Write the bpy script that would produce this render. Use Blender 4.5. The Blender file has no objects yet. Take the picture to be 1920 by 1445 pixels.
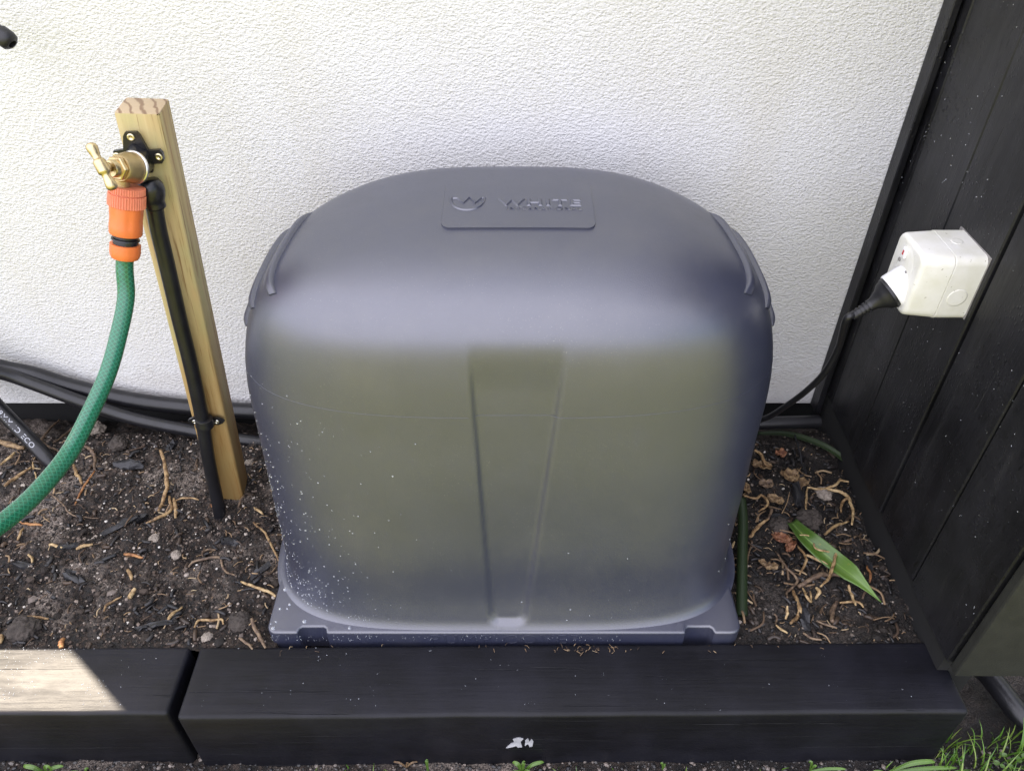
import bpy, bmesh, math, random
import numpy as np
from mathutils import Vector, Matrix, noise
random.seed(7)
R = math.radians
sc = bpy.context.scene
# ------------------------------------------------------------------ camera
CZ, PITCH, F = 0.98, R(40), 1444.0
cd = bpy.data.cameras.new('camera'); cam = bpy.data.objects.new('camera', cd)
sc.collection.objects.link(cam); sc.camera = cam
cam.location = (0, 0, CZ); cam.rotation_euler = (R(90) - PITCH, 0, 0)
cd.sensor_width = 36; cd.lens = 36 * F / 1920; cd.clip_start = 0.01; cd.clip_end = 500
# ------------------------------------------------------------------ light
SUN_EL, SUN_AZ = R(50), R(-50.5)           # azimuth from +Y towards +X
w = bpy.data.worlds.new("World"); sc.world = w; w.use_nodes = True
nt = w.node_tree; nt.nodes.clear()
sky = nt.nodes.new('ShaderNodeTexSky'); sky.sky_type = 'NISHITA'; sky.sun_disc = False
sky.sun_elevation = SUN_EL; sky.sun_rotation = SUN_AZ
sky.air_density = 1.0; sky.dust_density = 1.5; sky.ozone_density = 1.2
bg = nt.nodes.new('ShaderNodeBackground'); bg.inputs[1].default_value = 0.11
wo = nt.nodes.new('ShaderNodeOutputWorld')
tcw = nt.nodes.new('ShaderNodeTexCoord')          # unseen bright cloud added over the lawn side for highlights, ragged by noise
dt = nt.nodes.new('ShaderNodeVectorMath'); dt.operation = 'DOT_PRODUCT'; dt.inputs[1].default_value = Vector((-.34, -.60, .78)).normalized()
nz = nt.nodes.new('ShaderNodeTexNoise'); nz.inputs['Scale'].default_value = 2.6; nz.inputs['Detail'].default_value = 5
ad = nt.nodes.new('ShaderNodeMath'); ad.operation = 'MULTIPLY_ADD'; ad.inputs[1].default_value = .75
rp = nt.nodes.new('ShaderNodeValToRGB'); rp.color_ramp.elements[0].position = .50; rp.color_ramp.elements[1].position = .90
mxw = nt.nodes.new('ShaderNodeMix'); mxw.data_type = 'RGBA'; mxw.inputs[7].default_value = (8.6, 9.3, 11.8, 1)
nt.links.new(tcw.outputs['Generated'], dt.inputs[0]); nt.links.new(tcw.outputs['Generated'], nz.inputs['Vector'])
nt.links.new(nz.outputs['Fac'], ad.inputs[0]); nt.links.new(dt.outputs['Value'], ad.inputs[2])
ad2 = nt.nodes.new('ShaderNodeMath'); ad2.operation = 'MULTIPLY'; ad2.inputs[1].default_value = 1 / 1.3
nt.links.new(ad.outputs[0], ad2.inputs[0]); nt.links.new(ad2.outputs[0], rp.inputs[0]); nt.links.new(rp.outputs[0], mxw.inputs[0])
nt.links.new(sky.outputs[0], mxw.inputs[6]); nt.links.new(mxw.outputs[2], bg.inputs[0]); nt.links.new(bg.outputs[0], wo.inputs[0])
sd = bpy.data.lights.new('sun', 'SUN'); sd.energy = 5.0; sd.angle = R(0.5); sd.color = (1, .93, .82)
sun = bpy.data.objects.new('sun', sd); sc.collection.objects.link(sun)
sv = Vector((math.sin(SUN_AZ) * math.cos(SUN_EL), math.cos(SUN_AZ) * math.cos(SUN_EL), math.sin(SUN_EL)))
sun.rotation_euler = sv.to_track_quat('Z', 'Y').to_euler(); sun.location = (-3, 3, 5)
sc.view_settings.view_transform = 'Standard'; sc.view_settings.look = 'None'
sc.view_settings.exposure = 1.50; sc.view_settings.gamma = 1
sc.view_settings.use_white_balance = True; sc.view_settings.white_balance_temperature = 7400; sc.view_settings.white_balance_tint = 12
# ------------------------------------------------------------------ helpers
cP, sP = math.cos(PITCH), math.sin(PITCH)
def P(px, py, X=None, Y=None, Z=None, a=None):
    """a pixel of the photograph set on a real plane of the place"""
    u, v = (px - 960) / F, -(py - 722.5) / F
    d = Vector((u, cP + v * sP, -sP + v * cP))
    if X is not None: k = X / d.x
    elif Y is not None: k = Y / d.y
    elif Z is not None: k = (Z - CZ) / d.z
    else: k = a
    return Vector((0, 0, CZ)) + d * k

def tag(o, label=None, cat=None, group=None, kind=None):
    if label: o['label'] = label
    if cat: o['category'] = cat
    if group: o['group'] = group
    if kind: o['kind'] = kind
    return o
def empty(name, loc, label, cat, group=None):
    o = bpy.data.objects.new(name, None); o.location = loc; o.empty_display_size = .02
    sc.collection.objects.link(o); return tag(o, label, cat, group)
def world_loc(o):
    l = Vector(o.location)
    while o.parent: o = o.parent; l += o.location
    return l
def mobj(name, verts, faces, mat, parent=None, smooth=True, loc=None, uvs=None):
    if parent is not None: org = world_loc(parent)
    elif loc is not None: org = Vector(loc)
    else: org = Vector((0, 0, 0))
    me = bpy.data.meshes.new(name)
    me.from_pydata([(v[0] - org[0], v[1] - org[1], v[2] - org[2]) for v in verts], [], faces)
    if smooth: me.polygons.foreach_set('use_smooth', [True] * len(me.polygons))
    if uvs is not None:
        ul = me.uv_layers.new(name='UVMap')
        lv = np.zeros(len(me.loops), dtype=np.int32); me.loops.foreach_get('vertex_index', lv)
        ul.data.foreach_set('uv', np.array(uvs, dtype=np.float32)[lv].ravel())
    me.materials.append(mat); me.update()
    o = bpy.data.objects.new(name, me); sc.collection.objects.link(o)
    if parent is not None: o.parent = parent
    else: o.location = org
    return o
def from_bm(name, bm, mat, parent=None, loc=None, smooth=False, angle=None):
    bmesh.ops.recalc_face_normals(bm, faces=bm.faces)
    vs = [v.co.copy() for v in bm.verts]; bm.verts.index_update()
    fs = [[v.index for v in f.verts] for f in bm.faces]
    o = mobj(name, vs, fs, mat, parent, smooth, loc); bm.free()
    if angle: sharp(o, angle)
    return o
def sharp(o, angle=35):
    me = o.data; bm = bmesh.new(); bm.from_mesh(me)
    for f in bm.faces: f.smooth = True
    for e in bm.edges:
        if len(e.link_faces) == 2 and e.calc_face_angle(0) > R(angle): e.smooth = False
    bm.to_mesh(me); bm.free(); return o
def box_bm(x0, x1, y0, y1, z0, z1, bev=0, seg=2, bm=None):
    bm = bm or bmesh.new()
    r = bmesh.ops.create_cube(bm, size=1)
    bmesh.ops.scale(bm, vec=(x1 - x0, y1 - y0, z1 - z0), verts=r['verts'])
    bmesh.ops.translate(bm, vec=((x0 + x1) / 2, (y0 + y1) / 2, (z0 + z1) / 2), verts=r['verts'])
    if bev: bmesh.ops.bevel(bm, geom=list({e for v in r['verts'] for e in v.link_edges}), offset=bev, segments=seg, affect='EDGES', profile=.5)
    return bm
def frame(ax):
    ax = Vector(ax).normalized()
    up = Vector((0, 0, 1)) if abs(ax.z) < .9 else Vector((0, 1, 0))
    s = ax.cross(up).normalized(); return ax, s, s.cross(ax).normalized()
def lathe(origin, axis, prof, n=40, teeth=None, cap=True, ref=None):
    """prof: list of (s, r); teeth(ang, i) gives a radius factor"""
    ax, s, t = frame(axis)
    if ref is not None:
        t = (Vector(ref) - ax * Vector(ref).dot(ax)).normalized(); s = t.cross(ax)
    vs, fs = [], []
    for i, (d, r) in enumerate(prof):
        for k in range(n):
            a = 2 * math.pi * k / n
            rr = r * (teeth(k, i) if teeth else 1)
            vs.append(Vector(origin) + ax * d + s * (rr * math.cos(a)) + t * (rr * math.sin(a)))
    for i in range(len(prof) - 1):
        for k in range(n):
            k2 = (k + 1) % n
            fs.append((i * n + k, i * n + k2, (i + 1) * n + k2, (i + 1) * n + k))
    if cap:
        fs.append(tuple(range(n - 1, -1, -1))); fs.append(tuple((len(prof) - 1) * n + k for k in range(n)))
    return vs, fs
def spline(pts, sub=10):
    pts = [Vector(p) for p in pts]; out = []
    for i in range(len(pts) - 1):
        p0 = pts[i - 1] if i else pts[0] * 2 - pts[1]
        p1, p2 = pts[i], pts[i + 1]
        p3 = pts[i + 2] if i + 2 < len(pts) else pts[-1] * 2 - pts[-2]
        for k in range(sub):
            t = k / sub
            out.append(.5 * ((2 * p1) + (-p0 + p2) * t + (2 * p0 - 5 * p1 + 4 * p2 - p3) * t * t + (-p0 + 3 * p1 - 3 * p2 + p3) * t ** 3))
    out.append(pts[-1]); return out
def tube(path, rad, n=16, taper=None, rough=0):
    """sweep a circle; returns verts, faces, uvs (u around 0..1, v metres)"""
    vs, fs, uv = [], [], []
    N = len(path); s_prev = None; L = 0
    for i, p in enumerate(path):
        d = (path[min(i + 1, N - 1)] - path[max(i - 1, 0)]).normalized()
        if s_prev is None: s_prev = frame(d)[1]
        s = (s_prev - d * s_prev.dot(d)).normalized(); s_prev = s; t = s.cross(d)
        if i: L += (p - path[i - 1]).length
        r = rad(i / (N - 1)) if callable(rad) else rad
        for k in range(n):
            a = 2 * math.pi * k / n
            q = r * (1 + (rough * noise.noise(Vector((p.x * 400, p.y * 400 + k * 1.7, p.z * 400))) if rough else 0))
            vs.append(p + s * (q * math.cos(a)) + t * (q * math.sin(a))); uv.append((k / n, L))
    for i in range(N - 1):
        for k in range(n):
            k2 = (k + 1) % n; fs.append((i * n + k, (i + 1) * n + k, (i + 1) * n + k2, i * n + k2))
    fs.append(tuple(range(n))); fs.append(tuple((N - 1) * n + k for k in range(n - 1, -1, -1)))
    return vs, fs, uv
def join(*vf):
    V, Fc = [], []
    for v, f in vf:
        o = len(V); V += list(v); Fc += [tuple(i + o for i in q) for q in f]
    return V, Fc
def fbm(x, y, z=0, o=4, g=2.1):
    s, a = 0, 1
    for _ in range(o):
        s += a * noise.noise(Vector((x, y, z))); a *= .5; x *= g; y *= g; z = z * g + 3.1
    return s
def sstep(a, b, x):
    t = np.clip((x - a) / (b - a), 0, 1); return t * t * (3 - 2 * t)
# ------------------------------------------------------------------ materials
class MT:
    def __init__(s, name, col=(.5, .5, .5), rough=.5, **kw):
        s.m = bpy.data.materials.new(name); s.m.use_nodes = True; s.t = s.m.node_tree
        s.b = s.t.nodes['Principled BSDF']
        s.b.inputs['Base Color'].default_value = (*col, 1); s.b.inputs['Roughness'].default_value = rough
        for k, v in kw.items(): s.b.inputs[k.replace('_', ' ')].default_value = v
        s._c = None
    def n(s, ty, **kw):
        q = s.t.nodes.new(ty)
        for k, v in kw.items():
            if hasattr(q, k): setattr(q, k, v)
            else: q.inputs[k.replace('_', ' ')].default_value = v
        return q
    def l(s, a, b): s.t.links.new(a, b)
    def coord(s, scale=(1, 1, 1), kind='Object', rot=(0, 0, 0)):
        tc = s.n('ShaderNodeTexCoord'); mp = s.n('ShaderNodeMapping')
        mp.inputs['Scale'].default_value = scale; mp.inputs['Rotation'].default_value = rot
        s.l(tc.outputs[kind], mp.inputs['Vector']); return mp.outputs[0]
    def noise(s, v, scale, detail=4, rough=.55, dist=0):
        q = s.n('ShaderNodeTexNoise', Scale=scale, Detail=detail, Roughness=rough, Distortion=dist)
        s.l(v, q.inputs['Vector']); return q.outputs['Fac']
    def ramp(s, f, stops):
        q = s.n('ShaderNodeValToRGB'); e = q.color_ramp.elements
        while len(e) < len(stops): e.new(.5)
        for i, (p, c) in enumerate(stops):
            e[i].position = p; e[i].color = (*c, 1) if hasattr(c, '__len__') else (c, c, c, 1)
        s.l(f, q.inputs[0]); return q.outputs[0]
    def math(s, op, a, b=None):
        q = s.n('ShaderNodeMath', operation=op)
        for i, x in enumerate((a, b)):
            if x is None: continue
            if hasattr(x, 'links'): s.l(x, q.inputs[i])
            else: q.inputs[i].default_value = x
        return q.outputs[0]
    def mix(s, f, a, b):
        q = s.n('ShaderNodeMix', data_type='RGBA')
        for i, x in ((0, f), (6, a), (7, b)):
            if hasattr(x, 'links'): s.l(x, q.inputs[i])
            else: q.inputs[i].default_value = x if i == 0 else (*x, 1)
        return q.outputs[2]
    def col(s, o): s.l(o, s.b.inputs['Base Color']); return s
    def rough(s, o): s.l(o, s.b.inputs['Roughness']); return s
    def bump(s, h, dist, strength=1, prev=None):
        q = s.n('ShaderNodeBump', Strength=strength, Distance=dist); s.l(h, q.inputs['Height'])
        if prev is not None: s.l(prev, q.inputs['Normal'])
        s.l(q.outputs[0], s.b.inputs['Normal']); return q.outputs[0]

def m_stucco():
    t = MT('stucco', (.80, .80, .79), .75)
    v = t.coord((1, 1, 1.5))
    wv = t.noise(v, 60, 2)
    vo = t.n('ShaderNodeTexVoronoi', feature='SMOOTH_F1', Scale=205, Smoothness=.55, Randomness=1)
    wm = t.n('ShaderNodeVectorMath', operation='MULTIPLY_ADD')
    nc = t.n('ShaderNodeTexNoise', Scale=150, Detail=2); t.l(v, nc.inputs['Vector'])
    t.l(nc.outputs['Color'], wm.inputs[0]); wm.inputs[1].default_value = (.009, .009, .009); t.l(v, wm.inputs[2])
    t.l(wm.outputs[0], vo.inputs['Vector'])
    h = t.math('ADD', t.math('MULTIPLY', vo.outputs['Distance'], 1.1), t.math('MULTIPLY', t.noise(v, 300, 3, .6), .8))
    b = t.bump(h, .0024, .7)
    big = t.noise(t.coord(), 5, 3)
    c = t.ramp(big, [(.35, (.665, .66, .64)), (.65, (.70, .70, .695))])
    tc = t.n('ShaderNodeTexCoord'); sz = t.n('ShaderNodeSeparateXYZ'); t.l(tc.outputs['Object'], sz.inputs[0])
    spl = t.math('ADD', sz.outputs[2], t.math('MULTIPLY', t.noise(t.coord(), 55, 5, .7), -.16))
    c = t.mix(t.ramp(spl, [(-.0, .18), (.012, 0)]), c, (.40, .36, .30))
    stn = t.noise(t.coord((9, 9, 1.2)), 1, 4, .6); c = t.mix(t.ramp(stn, [(.52, 0), (.75, .35)]), c, (.62, .60, .54))
    sp = t.noise(t.coord(), 70, 2, .5)
    c = t.mix(t.ramp(sp, [(.74, 0), (.78, 1)]), c, (.5, .47, .40))
    t.col(c); return t.m
def m_plastic():
    t = MT('grey_plastic', (.030, .034, .052), .36, IOR=2.15)
    v = t.coord()
    t.bump(t.noise(v, 1000, 2, .5), .00035, .5)
    n1 = t.noise(v, 12, 4, .6)
    t.col(t.ramp(n1, [(.3, (.022, .026, .050)), (.7, (.027, .031, .057))]))
    base = t.ramp(n1, [(.3, (.022, .026, .050)), (.7, (.027, .031, .057))])
    du = t.noise(v, 650, 2, .5); pt = t.noise(v, 7, 5, .7)
    base = t.mix(t.math('MULTIPLY', t.ramp(du, [(.66, 0), (.72, .45)]), t.ramp(pt, [(.45, .15), (.65, 1)])), base, (.22, .21, .20))
    base = t.mix(t.ramp(t.noise(t.coord((1, 1, 1)), 4.5, 7, .72), [(.5, 0), (.75, .28)]), base, (.085, .082, .078))
    t.col(base)
    r1 = t.math('ADD', t.ramp(t.noise(v, 30, 5, .7), [(.3, .33), (.7, .39)]), t.ramp(t.noise(t.coord((60, 60, 4)), 2, 4, .7), [(.55, 0), (.75, .06)]))
    t.rough(r1); return t.m
def m_blacktimber(name, along, rough=(.3, .5), col=((.009, .009, .010), (.017, .017, .019)), drops=False, spec=.5):
    t = MT(name, (.014, .014, .015), .4)
    s = [26, 26, 26]; s[along] = 1.6
    v = t.coord(tuple(s)); u = t.coord()
    g = t.noise(v, 5, 6, .62, .4)
    blot = t.noise(u, 9, 4, .6)
    t.col(t.mix(t.ramp(blot, [(.4, 0), (.65, 1)]), t.ramp(g, [(.3, col[0]), (.7, col[1])]), tuple(min(.02, c * 1.7) for c in col[1])))
    if drops:      # damp spots and runs
        q = t.b.inputs['Base Color'].links[0].from_socket
        sp_ = t.noise(t.coord(tuple(55 if i == along else 150 for i in range(3))), 1.6, 3, .6)
        ar = t.ramp(t.noise(u, 5, 3), [(.42, 0), (.58, 1)])
        t.col(t.mix(t.math('MULTIPLY', t.ramp(sp_, [(.60, 0), (.66, 1)]), ar), q, (.001, .001, .001)))
        dry = t.noise(t.coord(tuple(2 if i == along else 14 for i in range(3))), 2, 5, .7)
        q = t.b.inputs['Base Color'].links[0].from_socket; t.col(t.mix(t.ramp(dry, [(.55, 0), (.75, .8)]), q, (.024, .024, .025)))
    rr = t.ramp(t.noise(t.coord(tuple(.4 if i == along else 1.6 for i in range(3))), 6, 6, .68), [(.40, rough[0]), (.60, rough[1])])
    t.rough(rr)
    ck = t.noise(t.coord(tuple(1.1 if i == along else 75 for i in range(3))), 2.2, 4, .6, .6)
    b0 = t.bump(t.ramp(ck, [(.30, 0), (.345, 1)]), .0022, .7)
    b1 = t.bump(g, .0009, .5, b0)
    b2 = t.bump(t.noise(u, 420, 2, .5), .0003, .3, b1)
    t.b.inputs['Specular IOR Level'].default_value = spec
    if drops:
        vo = t.n('ShaderNodeTexVoronoi', feature='F1', Scale=170, Randomness=1); t.l(u, vo.inputs['Vector'])
        pat = t.ramp(t.noise(u, 14, 2), [(.45, 0), (.6, 1)])
        d = t.math('MULTIPLY', t.ramp(vo.outputs['Distance'], [(.0, 1), (.38, 0)]), pat)
        t.bump(d, .0012, .6, b2)
    return t.m
def m_pine():
    t = MT('treated_pine', (.45, .35, .17), .6)
    g = t.noise(t.coord((38, 38, 1.3)), 1.6, 6, .6, .5)
    big = t.noise(t.coord((14, 14, 4)), 1.5, 3)
    c = t.ramp(g, [(.30, (.22, .125, .045)), (.42, (.40, .27, .11)), (.66, (.56, .42, .21))])
    c = t.mix(t.ramp(big, [(.42, 0), (.62, .8)]), c, (.40, .37, .17))
    st = t.noise(t.coord((150, 150, 5)), 1.2, 5, .7)
    c = t.mix(t.ramp(st, [(.36, .9), (.45, 0)]), c, (.22, .12, .04))
    tc = t.n('ShaderNodeTexCoord'); sp = t.n('ShaderNodeSeparateXYZ'); t.l(tc.outputs['Object'], sp.inputs[0])
    wet = t.math('ADD', sp.outputs[2], t.math('MULTIPLY', t.noise(t.coord((30, 30, 6)), 1, 4), .35))
    c = t.mix(t.ramp(wet, [(.25, .75), (.60, 0)]), c, (.27, .14, .038))
    ring = t.n('ShaderNodeTexWave', wave_type='BANDS', bands_direction='DIAGONAL', Scale=42, Distortion=4.5, Detail=3); ring.inputs['Detail Scale'].default_value = 1.2
    t.l(t.coord((1, .45, 0)), ring.inputs['Vector'])
    eg = t.mix(t.ramp(ring.outputs['Fac'], [(.03, .9), (.28, 0)]), (.44, .33, .20), (.20, .12, .065))
    c = t.mix(t.math('GREATER_THAN', sp.outputs[2], .6505), c, eg)
    t.col(c); t.bump(g, .0012, .5); return t.m
def m_soil():
    t = MT('soil', (.04, .03, .025), .85)
    v = t.coord()
    a = t.noise(v, 7, 4, .6); b = t.noise(v, 120, 5, .7); c = t.noise(v, 420, 3, .6)
    base = t.ramp(b, [(.40, (.004, .003, .0022)), (.52, (.019, .0125, .0085)), (.66, (.075, .052, .038))])
    pale = t.ramp(c, [(.42, (.045, .035, .029)), (.58, (.27, .22, .18))])
    base = t.mix(t.ramp(a, [(.50, 0), (.60, .85)]), base, pale)
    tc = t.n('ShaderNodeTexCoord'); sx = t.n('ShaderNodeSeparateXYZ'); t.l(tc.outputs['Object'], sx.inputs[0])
    base = t.mix(t.ramp(t.math('ADD', sx.outputs[0], t.math('MULTIPLY', a, .2)), [(.2, 0), (.4, .72)]), base, (.005, .004, .0035))  # right bed darkened: moist soil, with its deep shade put into the colour
    t.col(base); t.bump(t.math('ADD', b, t.math('MULTIPLY', c, .5)), .006, .9)
    t.rough(t.ramp(b, [(.3, .55), (.6, .9)])); return t.m
def m_island(name, stops, rough=.8, bumps=None, damp_shade=0, **kw):
    t = MT(name, (.1, .1, .1), rough, **kw)
    g = t.n('ShaderNodeNewGeometry'); t.col(t.ramp(g.outputs['Random Per Island'], stops))
    t.t.nodes[-1].color_ramp.interpolation = 'LINEAR' if hasattr(t.t.nodes[-1], 'color_ramp') else None
    if damp_shade:
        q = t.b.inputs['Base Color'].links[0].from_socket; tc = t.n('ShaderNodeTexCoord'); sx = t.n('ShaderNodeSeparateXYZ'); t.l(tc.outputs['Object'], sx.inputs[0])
        t.col(t.mix(t.ramp(sx.outputs[0], [(.30, 0), (.36, damp_shade)]), q, (.006, .005, .004)))  # right-hand pieces darker: moisture plus the bed's shade mixed into the colour
    if bumps: t.bump(t.noise(t.coord(), bumps, 3), .001, .6)
    return t.m
def m_root(name='root_bark', a=(.20, .115, .05), b=(.40, .27, .13)):
    t = MT(name, a, .6); v = t.coord()
    t.col(t.ramp(t.noise(v, 110, 4, .65), [(.34, tuple(x * .35 for x in a)), (.45, a), (.62, b)]))
    t.bump(t.noise(v, 500, 3), .0009, .8); return t.m
def m_plain(name, col, rough=.5, bs=0, bd=.0003, var=.12, **kw):
    t = MT(name, col, rough, **kw)
    t.col(t.ramp(t.noise(t.coord(), 45, 4, .6), [(.3, tuple(c * (1 - var) for c in col)), (.7, tuple(min(1, c * (1 + var)) for c in col))]))
    if bs: t.bump(t.noise(t.coord(), bs, 3), bd, .6)
    return t.m
def m_hose():
    t = MT('green_braided_hose', (.0, .2, .1), .22)
    v = t.coord((1, 1, 1), 'UV'); sp = t.n('ShaderNodeSeparateXYZ'); t.l(v, sp.inputs[0])
    def band(sign):
        a = t.math('MULTIPLY', sp.outputs[0], 9.0 * sign)
        b = t.math('MULTIPLY', sp.outputs[1], 165.0)
        fr = t.math('FRACT', t.math('ADD', t.math('ADD', a, b), 100.0))
        return t.math('LESS_THAN', t.math('ABSOLUTE', t.math('SUBTRACT', fr, .5)), .12)
    k = t.math('MAXIMUM', band(1), band(-1))
    t.col(t.mix(k, (.002, .105, .05), (.012, .185, .10)))
    t.b.inputs['Coat Weight'].default_value = .5; t.b.inputs['Coat Roughness'].default_value = .15
    t.bump(k, .0004, .5); return t.m
def m_leaf(name, a, b, rough=.35):
    t = MT(name, a, rough); v = t.coord((1, 1, 1), 'UV'); sp = t.n('ShaderNodeSeparateXYZ'); t.l(v, sp.inputs[0])
    st = t.n('ShaderNodeTexNoise', Scale=1, Detail=3); mp = t.coord((70, 2, 1), 'UV'); t.l(mp, st.inputs['Vector'])
    c = t.mix(t.ramp(st.outputs['Fac'], [(.35, 0), (.65, 1)]), a, b)
    c = t.mix(t.ramp(sp.outputs[1], [(.25, 0), (.85, .7)]), c, tuple(min(1, x * 1.6) for x in b))
    sp2 = t.n('ShaderNodeTexNoise', Scale=1, Detail=2); t.l(t.coord((5, 9, 1), 'UV'), sp2.inputs['Vector'])
    c = t.mix(t.ramp(sp2.outputs['Fac'], [(.66, 0), (.70, .8)]), c, (b[0] * 3, b[1] * 1.4, b[2]))
    mid = t.math('ABSOLUTE', t.math('SUBTRACT', sp.outputs[0], .5)); c = t.mix(t.math('LESS_THAN', mid, .025), c, tuple(x * 1.7 for x in b))
    t.col(c); return t.m

def m_white():
    t = MT('white_plastic', (.76, .75, .69), .32); v = t.coord()
    c = t.ramp(t.noise(v, 25, 4, .6), [(.35, (.70, .69, .60)), (.6, (.78, .77, .72))])
    c = t.mix(t.ramp(t.noise(v, 160, 2, .5), [(.70, 0), (.76, .8)]), c, (.30, .27, .18)); t.col(c)
    t.bump(t.noise(v, 300, 3), .0002, .5); return t.m

M = dict(
    stucco=m_stucco(), plastic=m_plastic(), soil=m_soil(), pine=m_pine(),
    sleeper=m_blacktimber('black_stained_sleeper', 0, (.45, .60), ((.0018, .0018, .0030), (.0048, .0048, .0074)), False, .31),
    fence=m_blacktimber('black_stained_fence', 2, (.36, .58), ((.003, .003, .0036), (.007, .007, .0085)), True, .42),
    fend=m_plain('weathered_black_timber', (.012, .0125, .010), .7, 300, .0008, .3),
    dark=m_plain('dark_foundation', (.006, .006, .006), .9),
    pipe=m_plain('black_poly_pipe', (.010, .010, .012), .33, 260, .0004, .3),
    rubber=m_plain('black_rubber', (.012, .012, .014), .42, 600, .0002),
    blackpl=m_plain('black_moulded_plastic', (.010, .010, .012), .3, 500, .0002),
    brass=m_plain('brass', (.62, .49, .28), .33, 350, .0004, .15, Metallic=1.0),
    castbrass=m_plain('cast_brass', (.50, .38, .20), .45, 900, .0006, .2, Metallic=1.0),
    zinc=m_plain('zinc_plate', (.72, .70, .66), .28, 0, 0, .08, Metallic=1.0),
    screw=m_plain('yellow_zinc_screw', (.66, .58, .38), .3, 0, 0, .1, Metallic=1.0),
    orange=m_plain('orange_plastic', (.72, .17, .045), .38, 500, .0002, .06),
    salmon=m_plain('faded_orange_plastic', (.68, .20, .11), .45, 400, .0002, .08),
    hose=m_hose(), white=m_white(),
    whiteb=m_plain('bright_white_plastic', (.82, .82, .82), .3, 0, 0, .02),
    red=m_plain('red_mark', (.5, .03, .03), .4), print_=m_plain('pale_print', (.42, .43, .46), .6),
    drop=MT('water', (.85, .9, .95), .05, IOR=1.38, Transmission_Weight=.8).m,
    root=m_root(), rootpale=m_root('pale_root', (.34, .22, .10), (.55, .40, .21)), rootred=m_root('rusty_root', (.25, .10, .035), (.42, .21, .08)),
    rootdull=m_root('dull_root', (.11, .07, .045), (.22, .15, .09)),
    stone=m_plain('pale_stone', (.26, .22, .18), .85, 250, .002, .35), clod=m_plain('dark_clod', (.05, .04, .033), .9, 220, .003, .5),
    charcoal=m_plain('charcoal_bark', (.016, .016, .018), .45, 200, .0015, .4),
    leaf=m_leaf('green_leaf', (.032, .085, .009), (.075, .14, .024)), leafdk=m_leaf('dark_green_leaf', (.005, .016, .003), (.012, .026, .004), .6),
    grass=m_island('grass_blade', [(.0, (.05, .14, .012)), (.5, (.09, .20, .02)), (1, (.20, .26, .06))], .45),
    dry=m_root('dry_leaf', (.13, .075, .035), (.30, .20, .10)), dryred=m_root('red_husk', (.16, .055, .025), (.30, .14, .07)),
    scuff=m_plain('white_scuff', (.36, .36, .38), .8, 300, .001, .5),
    sealant=m_plain('grey_sealant', (.20, .19, .18), .6, 260, .0015, .3),
)
# ------------------------------------------------------------------ the setting
WY = 1.10                                    # face of the wall
def soil_h(x, y):
    h = -.012 + .011 * fbm(x * 9, y * 9, 0, 3) + .0085 * fbm(x * 34, y * 34, 5, 3) + .0026 * fbm(x * 120, y * 120, 9, 2)
    e = max(0, min(1, (y - .60) / .05))
    h = h * e + (-.006 + .003 * fbm(x * 60, y * 60, 2, 2)) * (1 - e)
    if y > 1.02: h -= (y - 1.02) * .45
    if -.335 < x < .315 and y < .63: h -= .03
    return h
def soil_grid():
    x0, x1, y0, y1, st = -1.5, .66, .592, 1.18, .0032
    nx, ny = int((x1 - x0) / st), int((y1 - y0) / st)
    vs = [(x0 + i * st, y0 + j * st, soil_h(x0 + i * st, y0 + j * st)) for j in range(ny) for i in range(nx)]
    fs = [(j * nx + i, j * nx + i + 1, (j + 1) * nx + i + 1, (j + 1) * nx + i) for j in range(ny - 1) for i in range(nx - 1)]
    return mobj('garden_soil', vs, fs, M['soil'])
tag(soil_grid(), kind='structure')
# lawn: one sheet out to the horizon
t = MT('lawn', (.07, .12, .02), .9)
v = t.coord(); t.col(t.ramp(t.noise(v, 8, 6, .7), [(.3, (.15, .165, .03)), (.55, (.23, .24, .05)), (.75, (.30, .29, .075))]))
t.bump(t.noise(v, 90, 4), .02, .8)
bm = bmesh.new(); bmesh.ops.create_grid(bm, x_segments=4, y_segments=4, size=90)
bmesh.ops.translate(bm, vec=(0, 0, -.150), verts=bm.verts); tag(from_bm('lawn', bm, t.m), kind='structure')
def dirt_h(x, y): return -.137 + .006 * fbm(x * 14, y * 14, 4, 3) + .003 * fbm(x * 70, y * 70, 1, 2) - max(0, .40 - y) * .08
vs, fs = [], []; nx, ny = 520, 90
for j in range(ny):
    for i in range(nx):
        x = -1.3 + i * .0048; y = .30 + j * .0048; vs.append((x, y, dirt_h(x, y)))
fs = [(j * nx + i, j * nx + i + 1, (j + 1) * nx + i + 1, (j + 1) * nx + i) for j in range(ny - 1) for i in range(nx - 1)]
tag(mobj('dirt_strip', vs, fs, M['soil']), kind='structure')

# wall; its unseen top steps down at left, shaped to cast the shadow edge
WZ = .0135
prof = [(-5, WZ), (5, WZ), (5, 1.74), (-1.24, 1.74), (-1.24, .945), (-5, .945)]
wall = empty('stucco_wall', (0, WY, 0), 'white rough rendered wall rising behind the grey cover and the timber stake', 'wall')
n = len(prof)
vs = [(x, WY, z) for x, z in prof] + [(x, WY + .16, z) for x, z in prof]
fs = [tuple(range(n - 1, -1, -1)), tuple(range(n, 2 * n))] + [(i, (i + 1) % n, n + (i + 1) % n, n + i) for i in range(n)]
bm = bmesh.new()
for v_ in vs: bm.verts.new(v_)
bm.verts.ensure_lookup_table()
for f in fs: bm.faces.new([bm.verts[i] for i in f])
from_bm('render_face', bm, M['stucco'], wall)
from_bm('foundation', box_bm(-5, 5, WY + .03, WY + .13, -.2, WZ - .0005), M['dark'], wall)

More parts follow.
